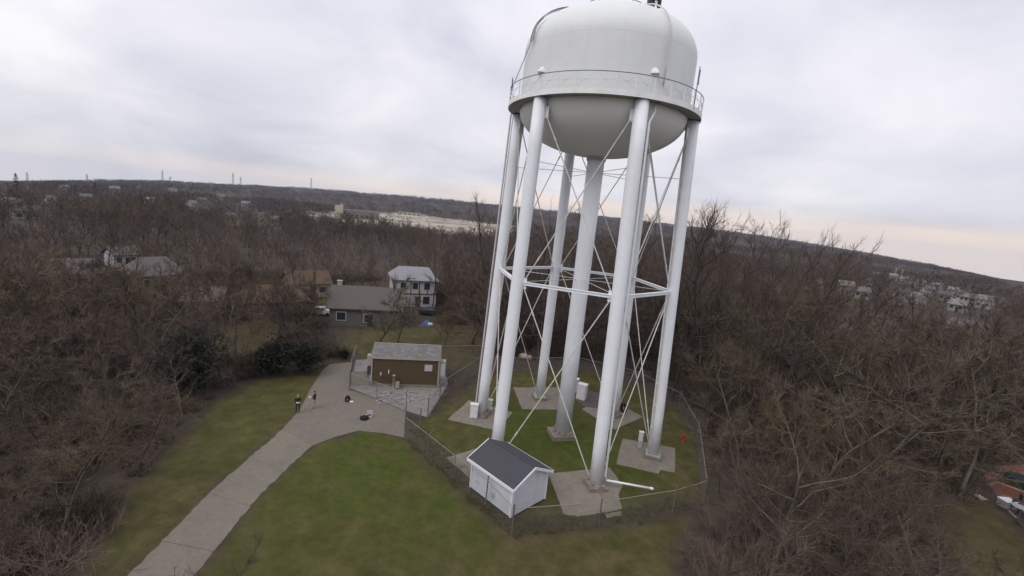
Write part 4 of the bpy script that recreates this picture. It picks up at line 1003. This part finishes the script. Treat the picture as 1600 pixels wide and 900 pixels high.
# ------------------------------------------------------------------ vegetation
def vrot(v, ang_, axis): return Matrix.Rotation(ang_, 3, axis) @ v
def gen_tree(seed, h, spread, limbs=7, sec=6, twigs=9, first=0.3, up=0.9, tw=0.028, trad=None, sides=(7, 4, 3), lean=0.08, droop=0.0, tlen=1.0):
    """bare tree: returns (trunk MB, crown MB)"""
    r = random.Random(seed); T = MB(); C = MB(); trad = trad or h*0.016
    def twig(p, d, L, w):
        d = d.normalized(); s = d.orthogonal().normalized(); s = vrot(s, r.uniform(0, 6.28), d)
        q = p+d*L*.5+s*L*r.uniform(-.12, .12); e = p+d*L+Vector((0, 0, L*.12))
        C.add([p-s*w*.5, p+s*w*.5, q+s*w*.35, q-s*w*.35, e], [(0, 1, 2, 3), (3, 2, 4)])
    def branch(p, d, L, rad, lvl, mb, n, segs):
        pts = [p.copy()]; rads = [rad]; c = p.copy(); d = d.normalized()
        for i in range(segs):
            j = Vector((r.gauss(0, 1), r.gauss(0, 1), r.gauss(0, 1)))*0.16*(1+lvl*.3)
            d = (d+j+Vector((0, 0, up*.10-droop*lvl*.06))).normalized(); c = c+d*L/segs
            pts.append(c.copy()); rads.append(rad*(1-(i+1)/segs*.78))
        mb.tube(pts, rads, n, cap=False); return pts, rads
    tp_, tr = branch(Vector((0, 0, -.3)), Vector((r.gauss(0, lean), r.gauss(0, lean), 1)), h*.82, trad, 0, T, sides[0], 7)
    def along_(pts, f):
        x = f*(len(pts)-1); i = min(int(x), len(pts)-2); return pts[i].lerp(pts[i+1], x-i), (pts[i+1]-pts[i]).normalized()
    a0 = r.uniform(0, 6.28)
    tips = []
    for k in range(limbs):
        f = first+(1-first)*(k+r.uniform(0, .7))/limbs; f = min(f, .97)
        p, d = along_(tp_, f); a_ = a0+k*2.4+r.uniform(-.4, .4)
        el = (0.5+0.5*f)*up+r.uniform(-.15, .2)
        dv = Vector((math.cos(a_)*math.cos(el), math.sin(a_)*math.cos(el), math.sin(el)))
        L = spread*(1.15-.55*f)*r.uniform(.8, 1.2)*(1 if el < 1 else 1.1)
        lp_, lr = branch(p, dv, L, trad*(.55-.28*f), 1, T, sides[1], 4)
        for s in range(sec):
            g = .25+.75*(s+r.random())/sec; q, dd = along_(lp_, min(g, .99))
            ax = vrot(dd.orthogonal().normalized(), r.uniform(0, 6.28), dd)
            d2 = (vrot(dd, r.uniform(.5, 1.1), ax)+Vector((0, 0, .25*up))).normalized()
            L2 = L*r.uniform(.3, .5)*(1.2-.5*g)
            sp, sr = branch(q, d2, L2, max(tw*.8, trad*.13*(1.1-.6*g)), 2, C, sides[2], 2)
            for w in range(twigs):
                u = .15+.85*(w+r.random())/twigs; q2, d3 = along_(sp, min(u, .99))
                ax = vrot(d3.orthogonal().normalized(), r.uniform(0, 6.28), d3)
                twig(q2, vrot(d3, r.uniform(.3, 1.0), ax)+Vector((0, 0, .2*up)), r.uniform(.5, 1.25)*tlen*h*.075, tw)
    p, d = tp_[-1], (tp_[-1]-tp_[-2])
    for w in range(twigs*2):
        ax = vrot(d.orthogonal().normalized(), r.uniform(0, 6.28), d); twig(p-d*r.random()*.8, vrot(d, r.uniform(.1, .8), ax), r.uniform(.6, 1.3)*h*.08, tw)
    return T, C
def gen_brush(seed, h, w, n=40, tw=0.03):
    r = random.Random(seed); S = MB(); C = MB()
    for k in range(n):
        a_ = r.uniform(0, 6.28); rr_ = w*.35*math.sqrt(r.random()); p = Vector((rr_*math.cos(a_), rr_*math.sin(a_), -.1))
        d = Vector((r.gauss(0, .45), r.gauss(0, .45), 1)).normalized(); L = h*r.uniform(.55, 1.0); c = p; pts = [p]
        for i in range(3):
            d = (d+Vector((r.gauss(0, .2), r.gauss(0, .2), 0))).normalized(); c = c+d*L/3; pts.append(c)
        (S if k < n*.3 else C).tube(pts, [tw*1.1, tw*.9, tw*.6, tw*.25], 3, cap=False)
        for j in range(12):
            i = r.randrange(1, 3); q = pts[i].lerp(pts[i+1], r.random()); dv = Vector((r.gauss(0, 1), r.gauss(0, 1), r.uniform(0, 1.1))).normalized()
            Lt = r.uniform(.2, .55)*h*.5; s = dv.orthogonal().normalized(); e = q+dv*Lt; m = q+dv*Lt*.5+s*.05
            C.add([q-s*tw*.4, q+s*tw*.4, m+s*tw*.35, m-s*tw*.35, e], [(0, 1, 2, 3), (3, 2, 4)])
    return S, C
def gen_conifer(seed, h, w, dens=1.0):
    r = random.Random(seed); T = MB().tube([(0, 0, -.3), (0, 0, h*.5), (0, 0, h*.97)], [h*.018, h*.012, .02], 6); C = MB()
    for k in range(int(900*dens)):
        f = r.random()**.8; z = h*(.08+.92*f); rad = w*.5*(1-f)**.8*(.75+.25*math.sin(f*40))+.1; a_ = r.uniform(0, 6.28); rr_ = rad*math.sqrt(r.uniform(.15, 1))
        p = Vector((rr_*math.cos(a_), rr_*math.sin(a_), z)); d = Vector((math.cos(a_), math.sin(a_), r.uniform(-.5, .3))).normalized(); L = r.uniform(.35, .8)*max(.4, h*.07)
        s = d.cross(Vector((0, 0, 1))).normalized()*L*.28; n_ = Vector((0, 0, L*.15))
        C.add([p-d*L*.3, p+s+n_*.2, p+d*L*.7, p-s+n_*.4], [(0, 1, 2), (0, 2, 3)])
    return T, C
def gen_bush(seed, h, w, n=2600):
    r = random.Random(seed); T = MB(); C = MB()
    lobes = [(r.uniform(-.3, .3)*w, r.uniform(-.3, .3)*w, h*r.uniform(.3, .62), w*r.uniform(.2, .34)) for _ in range(9)]+[(0, 0, h*.4, w*.36)]
    for k in range(5):
        l = lobes[k]; T.tube([(0, 0, -.2), (l[0]*.5, l[1]*.5, l[2]*.6), (l[0], l[1], l[2])], [.09, .06, .02], 5)
    for k in range(n):
        lx, ly, lz, lr = lobes[r.randrange(len(lobes))]; d = Vector((r.gauss(0, 1), r.gauss(0, 1), r.gauss(0, 1))).normalized(); q = r.random()**.45
        p = Vector((lx+d.x*lr*q, ly+d.y*lr*q, max(.05, lz+d.z*lr*q*1.15))); L = r.uniform(.16, .42); e = (d+Vector((r.gauss(0, .5), r.gauss(0, .5), r.gauss(0, .5)))).normalized(); sd_ = e.orthogonal().normalized()*L*.3
        C.add([p-e*L*.4, p+sd_, p+e*L*.7, p-sd_], [(0, 1, 2), (0, 2, 3)])
    return T, C
PROTO = {}
def proto(key, TC, mt, mc, sm=True):
    T, C = TC; PROTO[key] = (T.mesh('trunk', mt, sm), C.mesh('crown', mc))
for k in range(5): proto(('wood', k), gen_tree(100+k, 11, 4.6, limbs=9, sec=8, twigs=21, first=.22, up=.75, tw=.019, trad=.115, tlen=.9), M['bark'], M[('twig', 'twig3', 'twig2', 'twig', 'twig2')[k]])
for k in range(3): proto(('pale', k), gen_tree(200+k, 11, 5.4, limbs=9, sec=6, twigs=20, first=.2, up=.6, tw=.019, trad=.12, droop=.2, tlen=.9), M['barkpale'], M[('twig2', 'twig', 'twig2')[k]])
for k in range(4): proto(('tall', k), gen_tree(300+k, 22, 6.2, limbs=15, sec=7, twigs=7, first=.32, up=.95, tw=.036, trad=.24, tlen=.62), M['bark'], M[('twig3', 'twig', 'twig3', 'twig')[k]])
for k in range(4): proto(('brush', k), gen_brush(400+k, 3.2, 3.4, 70, .026), M['bark'], M[('twig', 'twig3', 'twig', 'twig2')[k]])
for k in range(2): proto(('fir', k), gen_conifer(500+k, 9, 4.2), M['bark'], M[('fir', 'firg')[k]])
proto(('yew', 0), gen_bush(510, 5.0, 5.4), M['bark'], M['yew'])
for k in range(4): proto(('mid', k), gen_tree(150+k, 11, 4.8, limbs=10, sec=8, twigs=15, first=.2, up=.75, tw=.042, trad=.13), M['bark'], M[('twig', 'twig3', 'twig2', 'twig')[k]])
NTREE = 0
def tree(key, loc, rz, sc, name, label, group, cat='tree', part='trunk'):
    global NTREE
    NTREE += 1
    T, C = PROTO[key]; o = thing(name, label, cat, loc, rz, group); o.scale = sc if isinstance(sc, tuple) else (sc,)*3
    link('trunk' if part == 'trunk' else 'stem', T, o); link('crown', C, o); return o

# image areas that near crowns must leave open (seen from the photograph these are clear)
CLEARPX = [np.array(p, float) for p in (
    [(160,905),(215,775),(330,642),(420,585),(520,560),(545,540),(700,540),(752,560),(900,562),(1000,585),(1070,630),(1088,650),(1105,690),(1100,790),(1075,830),(1050,905)],
    [(510,440),(600,440),(600,415),(672,415),(675,510),(510,505)],
    [(1520,730),(1600,715),(1600,900),(1520,900),(1545,800)])]
CLEARG = Grid(CLEARPX, -300, 1900, -100, 1300, 5)
HOUSEPX = [(300,452,455,500),(210,412,268,450),(1355,425,1545,485),(85,425,140,455),(480,455,512,500)]
def shows(x, y, h, w, k=0):
    z = gzf(x, y); base = pix((x, y, z)); top = pix((x, y, z+h))
    if base[2] < 3: return None
    return base, top, w*FPX/base[2]
def blocked(x, y, h, w):
    s = shows(x, y, h, w)
    if s is None: return True
    b_, t_, wp = s
    for f in (0.0, .35, .7, .98):
        cx, cy = b_[0]+(t_[0]-b_[0])*f, b_[1]+(t_[1]-b_[1])*f
        hw = wp*(.12 if f == 0 else .5 if f < .8 else .25)
        for dx in (-hw, 0, hw):
            if CLEARG(cx+dx, cy) < 0: return True
    return False
TOPLINE = [(-200,385),(0,385),(150,395),(300,430),(470,440),(500,400),(600,395),(680,385),(740,380),(800,372),(900,370),(1080,362),(1180,385),(1300,410),(1360,490),(1560,495),(1800,520)]
rt = random.Random(42); placed = []
def free(x, y, d):
    return all((x-a_)**2+(y-b_)**2 > (d*.5+c*.5)**2 for a_, b_, c in placed)
BADG = [LAWN, COMPOUND, LEFTLAWN, YP, GP, PT, PATIOLAWN]
GB = (-75, 75, -50, 75, .3)
BADGRID = Grid(BADG+[[tuple(v) for v in np.concatenate([Lp, Rp[::-1]])]], *GB); YARDG = Grid([YARD1, YARD2, YARD3], *GB); WEEDG = Grid([WEEDS], *GB); LAWNG = Grid([LAWN, COMPOUND, LEFTLAWN], *GB)
PAVEG = Grid([YP, GP, [tuple(v) for v in np.concatenate([Lp, Rp[::-1]])]], *GB)
def inbad(x, y, m=0.3): return BADGRID(x, y) < m
# tall trees whose tops break the skyline: (column of the trunk, row of the top, distance)
for k, (px_, py_, dist, lab) in enumerate((
    (1078,318,66,'tall bare tree just right of the right tower leg breaking the skyline'), (1108,318,74,'tall bare tree second right of the tower on the skyline'), (1142,330,64,'tall bare tree with forked top right of the tower'),
    (1172,340,78,'slim tall bare tree left of the lone skyline crown'), (1218,348,70,'lone tall bare tree with fan crown on the skyline'), (1090,322,58,'dense tall bare tree closest to the right tower leg on the skyline'), (1122,324,84,'tall bare tree behind the forked one right of the tower'), (1158,336,90,'thin tall bare tree far back right of the tower'), (1240,362,76,'sparse tall bare tree between the two lone skyline crowns'), (1312,372,68,'smaller tall bare tree beside the rightmost skyline crown'), (975,326,84,'thin tall bare tree between the riser and front leg'), (1284,358,60,'wide-crowned tall bare tree rightmost on the skyline'),
    (1028,332,80,'tall bare tree seen between the front leg and right leg'), (1000,328,66,'tall bare tree seen close behind the front leg'), (940,322,76,'tall bare tree seen right of the riser'), (855,312,72,'tall bare tree seen left of the rear leg'),
    (762,305,84,'tall thin bare tree left of the tower legs'), (680,362,88,'tall bare tree beside the white timbered house'), (470,372,84,'tall bare tree with twin stems behind the rusty roof'), (195,372,84,'tall dark bare tree left of the grey-roofed house'))):
    P_, top = None, None
    d = ray(px_, 560); hd = np.array([d[0], d[1]])/math.hypot(d[0], d[1])
    x, y = CAM[0]+hd[0]*dist, CAM[1]+hd[1]*dist; z = gzf(x, y); h = max(8, above((x, y), py_))
    dx = 0
    for _ in range(4):                                  # keep the crown, not the foot, on the wanted column
        t_ = pix((x, y, z+h*.85)); dx = (px_-t_[0])*t_[2]/FPX
        x += dx*_r0[0]; y += dx*_r0[1]
    tree(('tall', k % 4), (x, y, z), rt.uniform(0, 6.28), (h/22*.9, h/22*.9, h/22*1.07), 'bare_tree', lab, 'tall bare trees'); placed.append((x, y, 4))
for px_, py_, hp, lab in ((588, 546, 128, 'olive-twigged bare tree standing in front of the right half of the grey house'), (622, 538, 88, 'smaller bare tree between the grey house and the brown building'), (355, 520, 95, 'spreading bare tree on the grass below the small bungalow'), (440, 520, 100, 'spreading bare tree below the rusty-roofed bungalow'), (250, 470, 60, 'bare tree in front of the grey-roofed house at left')):
    x, y, z = on_ground(px_, py_); h = hp*math.dist((x, y, z), CAM)/FPX; s = h/11
    tree(('mid', 2), (x, y, z), rt.uniform(0, 6), (s*1.05, s*1.05, s), 'bare_tree', lab, 'bare trees before the houses'); placed.append((x, y, 4))
# evergreens
for px_, py_, hp, key, lab in ((312,372,22,('fir', 1),'mid-green pine standing over the houses at left'), (97,352,24,('fir', 0),'narrow dark conifer far left'), (150,312,20,('fir', 0),'dark conifer right of its pair below the ridge'), (118,312,17,('fir', 0),'dark conifer left of its pair below the ridge'), (28,322,34,('fir', 0),'large dark evergreen at the left edge below the ridge'), (210,304,13,('fir', 0),'low dark evergreen clump below the ridge'), (375,345,22,('fir', 0),'dark evergreen beside the pale open field'), (572,345,9,('fir', 0),'round dark evergreen right of the works building'), (622,341,9,('fir', 0),'small dark evergreen on the pale graded land')):
    x, y, z = on_ground(px_, py_); h = hp*math.dist((x, y, z), CAM)/FPX
    tree(key, (x, y, z), rt.uniform(0, 6), h/9, 'evergreen_tree', lab, 'evergreens among the bare woods')
for px_, py_, sc, lab in ((300,622,1.15,'dark evergreen bush at the left edge of the lawn'), (436,584,1.05,'dark evergreen thicket left of the top of the drive'), (474,580,.95,'dark evergreen bush beside the top of the drive'), (540,560,.35,'small dark bush at the head of the drive')):
    x, y, z = on_ground(px_, py_); tree(('yew', 0), (x, y, z), rt.uniform(0, 6), (sc, sc, sc*(1.3 if px_ < 400 else .85)), 'evergreen_bush', lab, 'dark evergreen bushes by the drive'); placed.append((x, y, 3.2*sc))
# the near woods, one by one
LBL = {'right': 'bare brown tree in the wood right of the tower compound', 'left': 'bare brown tree in the wood left of the lawn', 'back': 'bare brown tree behind the tower and the brown building',
       'pale': 'pale-limbed bare tree in the wood right of the tower compound', 'pleft': 'pale-limbed bare tree in the wood left of the lawn'}
GRP = {'right': 'bare trees right of the compound', 'left': 'bare trees left of the lawn', 'back': 'bare trees behind the tower', 'pale': 'pale-limbed trees right of the compound', 'pleft': 'pale-limbed trees left of the lawn'}
cands = []
for _ in range(16000):
    rr_ = math.sqrt(rt.uniform(14**2, 118**2)); a_ = YAW+rt.uniform(-.95, .95)
    cands.append((rr_, CAM[0]+rr_*math.sin(a_), CAM[1]+rr_*math.cos(a_)))
cands.sort()
NEAR = []
for rr_, x, y in cands:
    if NTREE >= 268: break
    z = gzf(x, y); b_ = pix((x, y, z))
    if b_[2] < 3 or b_[0] < -160 or b_[0] > 1760 or b_[1] > 1250: continue
    if inbad(x, y, .8): continue
    side = 'right' if b_[0] > 1080 and b_[1] > 400 else ('left' if b_[0] < 520 else 'back')
    h = rt.uniform(8, 12.5) if rr_ < 50 else rt.uniform(11, 16)
    if side == 'left' and rr_ < 60: h = rt.uniform(5.5, 9.5)
    w = h*.62
    top = pix((x, y, z+h*.95)); lim = np.interp(top[0], *zip(*TOPLINE))
    while top[1] < lim and h > 4: h *= .93; top = pix((x, y, z+h*.95))
    w = h*.62
    if h < 4.5 or blocked(x, y, h, w): 
        h2 = 4.6
        if h > h2 and not blocked(x, y, h2, h2*.55) and rt.random() < .5: h = h2; w = h*.6
        else: continue
    cover = False
    for (x0, y0, x1, y1) in HOUSEPX:
        if x0 < top[0] < x1 and top[1] < y1 and b_[1] > y0 and rt.random() < .3: cover = True
    if cover: continue
    sp = 3.6 if rr_ < 60 else 4.2
    if not free(x, y, sp): continue
    placed.append((x, y, sp))
    pale = rr_ > 27 and rt.random() < (.36 if side == 'right' else .22 if side == 'left' else .0)
    key = ('pale', rt.randrange(3)) if pale else ('wood', rt.randrange(5))
    if side == 'back' or rr_ > 75: key = ('wood', rt.randrange(5))
    if key[0] == 'wood' and rr_ > 44: key = ('mid', rt.randrange(4))
    s = h/11; kk = ('pale' if side == 'right' else 'pleft') if key[0] == 'pale' else side
    o = tree(key, (x, y, z), rt.uniform(0, 6.28), (s*rt.uniform(.9, 1.15), s*rt.uniform(.9, 1.15), s), 'bare_tree', LBL[kk], GRP[kk])
    NEAR.append((o, pix((x, y, z+h*.6)), 'pale-limbed' if key[0] == 'pale' else 'brown'))
print('trees', NTREE, 'farthest', rr_)
RFAR = rr_
MARKS = [('red hydrant', 1067, 686), ('front right fence corner', 1098, 770), ('brick patio', 1545, 775), ('white estate houses', 1440, 455), ('right tower leg', 1062, 360), ('white house at the far right', 1505, 520),
    ('lone fan-crowned tree', 1218, 390), ('rightmost skyline crown', 1288, 400), ('lower right picture corner', 1480, 880), ('lawn edge at bottom centre', 1060, 860), ('middle of the right wood', 1300, 640), ('right picture edge above the patio', 1580, 620),
    ('foot of the drive', 180, 880), ('person in dark trousers', 440, 600), ('evergreen bush by the lawn', 292, 590), ('rusty-roofed bungalow', 400, 475), ('grey-roofed house', 240, 430), ('left picture edge', 20, 600), ('lower left picture corner', 30, 850), ('brown building', 632, 560),
    ('timbered house', 640, 450), ('grey house', 560, 470), ('far left leg', 780, 420), ('rear leg', 880, 420), ('front leg', 1000, 480), ('middle of the left wood', 130, 700), ('left edge of the left lawn', 240, 700), ('far left bungalow', 105, 445)]
near_ = {}
for o, p_, tone in NEAR:
    k = min(range(len(MARKS)), key=lambda i: (MARKS[i][1]-p_[0])**2+(MARKS[i][2]-p_[1])**2)
    near_.setdefault((k, tone), []).append(((MARKS[k][1]-p_[0])**2+(MARKS[k][2]-p_[1])**2, o))
for (k, tone), L_ in near_.items():
    for i, (_, o) in enumerate(sorted(L_, key=lambda q: q[0])):
        o['label'] = f"{tone} bare tree {'nearest' if i == 0 else ORD[i]+' nearest'} to the {MARKS[k][0]}"

# instanced stuff: undergrowth near, forest far
def scatter(name, pts, rot, scl, idx, sources, label, cat):
    col_ = bpy.data.collections.new(name+'_source')
    for i, (nm, meshes) in enumerate(sources):
        o = bpy.data.objects.new('%s_kind_%02d' % (name, i), meshes); col_.objects.link(o)
    me_ = bpy.data.meshes.new(name); me_.from_pydata([tuple(p) for p in pts], [], [])
    a_ = me_.attributes.new('rot', 'FLOAT', 'POINT'); a_.data.foreach_set('value', np.asarray(rot, np.float32))
    a_ = me_.attributes.new('scl', 'FLOAT_VECTOR', 'POINT'); a_.data.foreach_set('vector', np.asarray(scl, np.float32).ravel())
    a_ = me_.attributes.new('idx', 'INT', 'POINT'); a_.data.foreach_set('value', np.asarray(idx, np.int32))
    ng = bpy.data.node_groups.new(name+'_scatter', 'GeometryNodeTree')
    ng.interface.new_socket(name='Geometry', in_out='INPUT', socket_type='NodeSocketGeometry'); ng.interface.new_socket(name='Geometry', in_out='OUTPUT', socket_type='NodeSocketGeometry')
    gi = ng.nodes.new('NodeGroupInput'); go = ng.nodes.new('NodeGroupOutput')
    ci = ng.nodes.new('GeometryNodeCollectionInfo'); ci.inputs['Collection'].default_value = col_; ci.inputs['Separate Children'].default_value = True; ci.inputs['Reset Children'].default_value = True
    ip = ng.nodes.new('GeometryNodeInstanceOnPoints'); ip.inputs['Pick Instance'].default_value = True
    def na(n_, ty):
        q = ng.nodes.new('GeometryNodeInputNamedAttribute'); q.data_type = ty; q.inputs['Name'].default_value = n_
        return next(o for o in q.outputs if o.enabled and o.name == 'Attribute')
    cx = ng.nodes.new('ShaderNodeCombineXYZ'); ng.links.new(na('rot', 'FLOAT'), cx.inputs[2])
    er = ng.nodes.new('FunctionNodeEulerToRotation'); ng.links.new(cx.outputs[0], er.inputs[0])
    ng.links.new(gi.outputs[0], ip.inputs['Points']); ng.links.new(ci.outputs[0], ip.inputs['Instance'])
    ng.links.new(na('idx', 'INT'), ip.inputs['Instance Index']); ng.links.new(er.outputs[0], ip.inputs['Rotation']); ng.links.new(na('scl', 'FLOAT_VECTOR'), ip.inputs['Scale'])
    ng.links.new(ip.outputs[0], go.inputs[0])
    o = link(name, me_, label=label, cat=cat, kind='stuff'); md = o.modifiers.new('scatter', 'NODES'); md.node_group = ng
    return o
def joined(T, C, mt, mc):
    m = MB(); m.add(T.v, T.f, 0); m.add(C.v, C.f, 1); return m.mesh('tree', [mt, mc])
# undergrowth
srcs = [('b', None)]
bsrc = []
for k in range(4):
    S, C = gen_brush(600+k, 2.2, 3.2, 55, .03); bsrc.append(('b', joined(S, C, M['bark'], M[('twig', 'twig3', 'twig2', 'twig')[k]])))
up_, ur, us, ui = [], [], [], []
for _ in range(15000):
    rr_ = math.sqrt(rt.uniform(12**2, 120**2)); a_ = YAW+rt.uniform(-.95, .95); x, y = CAM[0]+rr_*math.sin(a_), CAM[1]+rr_*math.cos(a_)
    z = gzf(x, y); b_ = pix((x, y, z))
    if b_[0] < -150 or b_[0] > 1750 or b_[1] > 1150: continue
    if inbad(x, y, 1.0): continue
    if YARDG(x, y) < 0: continue
    h = rt.uniform(.5, 1.25)
    if blocked(x, y, h*2.0, 2.4*h): continue
    up_.append((x, y, z)); ur.append(rt.uniform(0, 6.28)); us.append((h, h, h*rt.uniform(.7, 1.2))); ui.append(rt.randrange(4))
    if len(up_) > 3200: break
scatter('undergrowth', up_, ur, us, ui, bsrc, 'brown leafless brush covering the floor of the woods', 'undergrowth')
# weeds along the fence foot and grass tufts on the lawns
tsrc = []
for k in range(3):
    rg = random.Random(700+k); m = MB()
    for j in range(26):
        a_ = rg.uniform(0, 6.28); d = rg.uniform(0, .22); p = Vector((d*math.cos(a_), d*math.sin(a_), 0)); e = p+Vector((rg.gauss(0, .08), rg.gauss(0, .08), rg.uniform(.06, .2))); s = Vector((rg.gauss(0, 1), rg.gauss(0, 1), 0)).normalized()*.012
        m.add([p-s, p+s, e], [(0, 1, 2)])
    tsrc.append(('t', m.mesh('tuft', mat('tuft_%d' % k, ((.058, .072, .024), (.105, .092, .045), (.082, .084, .034))[k], .95, .3, 3, obvar=.3))))
gp_, gr, gs_, gi_ = [], [], [], []
for _ in range(40000):
    x, y = rt.uniform(-32, 14), rt.uniform(-24, 10)
    b_ = pix((x, y, 0))
    if b_[0] < -20 or b_[0] > 1620 or b_[1] > 930: continue
    if LAWNG(x, y) > .2 or PAVEG(x, y) < .12: continue
    wd_ = WEEDG(x, y) < 0
    if not wd_: continue
    s = rt.uniform(.5, 1.2)*(1.0 if wd_ else .5)
    gp_.append((x, y, 0)); gr.append(rt.uniform(0, 6)); gs_.append((s, s, s*(.9 if wd_ else .6))); gi_.append(1 if wd_ and rt.random() < .8 else rt.choice((0, 0, 1, 2)))
    if len(gp_) > 7000: break
scatter('weeds', gp_, gr, gs_, gi_, tsrc, 'dry brown weeds growing along the fence foot', 'weeds')
# forest beyond
fsrc = []
for k in range(6):
    T, C = gen_tree(800+k, 12, 5.2, limbs=8, sec=5, twigs=8, first=.22, up=.8, tw=.07, sides=(5, 3, 3)); fsrc.append(('f', joined(T, C, M['bark'], M[('twig', 'twig3', 'twig', 'twig3', 'twig2', 'twig')[k]])))
for k in range(4):
    T, C = gen_tree(850+k, 12, 6.0, limbs=7, sec=3, twigs=7, first=.15, up=.7, tw=.26, sides=(3, 3, 3), tlen=1.3); fsrc.append(('g', joined(T, C, M['bark'], M[('twig', 'twig3', 'twig', 'twig3')[k]])))
fp, fr_, fs_, fi = [], [], [], []
hp = [np.array(o.location) for o in bpy.data.objects if o.parent is None and (o.get('category') in ('house', 'building', 'car', 'mast') or o.get('group') == 'evergreens among the bare woods')]
hpx = [(pix(h), h) for h in hp]
PALEG = Grid([PALE], -700, 500, 100, 800, 4)
npr = np.random.default_rng(11)
def zone(n, r0, r1, hlo, hhi, lo):
    rr_ = np.sqrt(npr.uniform(r0*r0, r1*r1, n)); a_ = YAW+npr.uniform(-.93, .93, n); x = CAM[0]+rr_*np.sin(a_); y = CAM[1]+rr_*np.cos(a_); z = gz(x, y)
    h = npr.uniform(hlo, hhi, n)*(.75+.4*vnoise(x/60, y/60, 51))
    ok = (vnoise(x/45, y/45, 61)+.5*vnoise(x/18, y/18, 62)) > -.6
    b_ = pix(np.stack([x, y, z], -1)); t_ = pix(np.stack([x, y, z+h], -1))
    if r0 < 900:
        p_ = PALEG.arr(x, y)
        ok &= ~((p_ < 4) & (npr.random(n) < .97))
        ok &= ~((t_[:, 0] > 460) & (t_[:, 0] < 800) & (p_ < 120) & (rr_ < 520) & (t_[:, 1] < 349+(t_[:, 0]-480)*.05) & (npr.random(n) < .9))
        for pb, hh in hpx:
            dh = math.hypot(hh[0]-CAM[0], hh[1]-CAM[1])
            ok &= (hh[0]-x)**2+(hh[1]-y)**2 > 49
            ok &= ~((rr_ < dh) & (abs(pb[0]-t_[:, 0]) < 5*FPX/pb[2]+2) & (t_[:, 1] < pb[1]-1.5*FPX/pb[2]) & (b_[:, 1] > pb[1]-5*FPX/pb[2]) & (npr.random(n) < (.66 if dh > 180 else .12)))
    lim = np.interp(t_[:, 0], [q[0] for q in SKY], [q[1]-(1 if r0 < 1000 else 3) for q in SKY])
    ok &= t_[:, 1] > lim
    for k in np.nonzero(ok)[0]:
        s_ = h[k]/12; fp.append((x[k], y[k], z[k]-.2)); fr_.append(rt.uniform(0, 6.28)); fs_.append((s_*lo, s_*lo, s_)); fi.append(rt.randrange(6) if r1 <= 330 else 6+rt.randrange(4))
    return int(ok.sum())
print(zone(4200, RFAR*.99, 330, 9, 15, 1.0), zone(7000, 330, 900, 8, 13, 1.25), zone(15000, 900, 3000, 8, 13, 2.2))
scatter('far_woods', fp, fr_, fs_, fi, fsrc, 'brown leafless woods stretching away to the ridge', 'woods')

# ------------------------------------------------------------------ air
HZ = mat('haze_air', (1, 1, 1)); t = HZ.node_tree; t.nodes.clear()
pv = N(t, 'ShaderNodeVolumePrincipled'); pv.inputs['Density'].default_value = 0.00008; pv.inputs['Color'].default_value = (0.66, 0.77, 1.0, 1); pv.inputs['Anisotropy'].default_value = 0.2
ou = N(t, 'ShaderNodeOutputMaterial'); t.links.new(pv.outputs[0], ou.inputs['Volume'])
zlo, zhi = float(Z.min())-3, max(float(Z.max())+30, 48)
MB().box((CAM[0], CAM[1], (zlo+zhi)/2), (8200, 8200, zhi-zlo)).build('haze', HZ, kind='stuff')
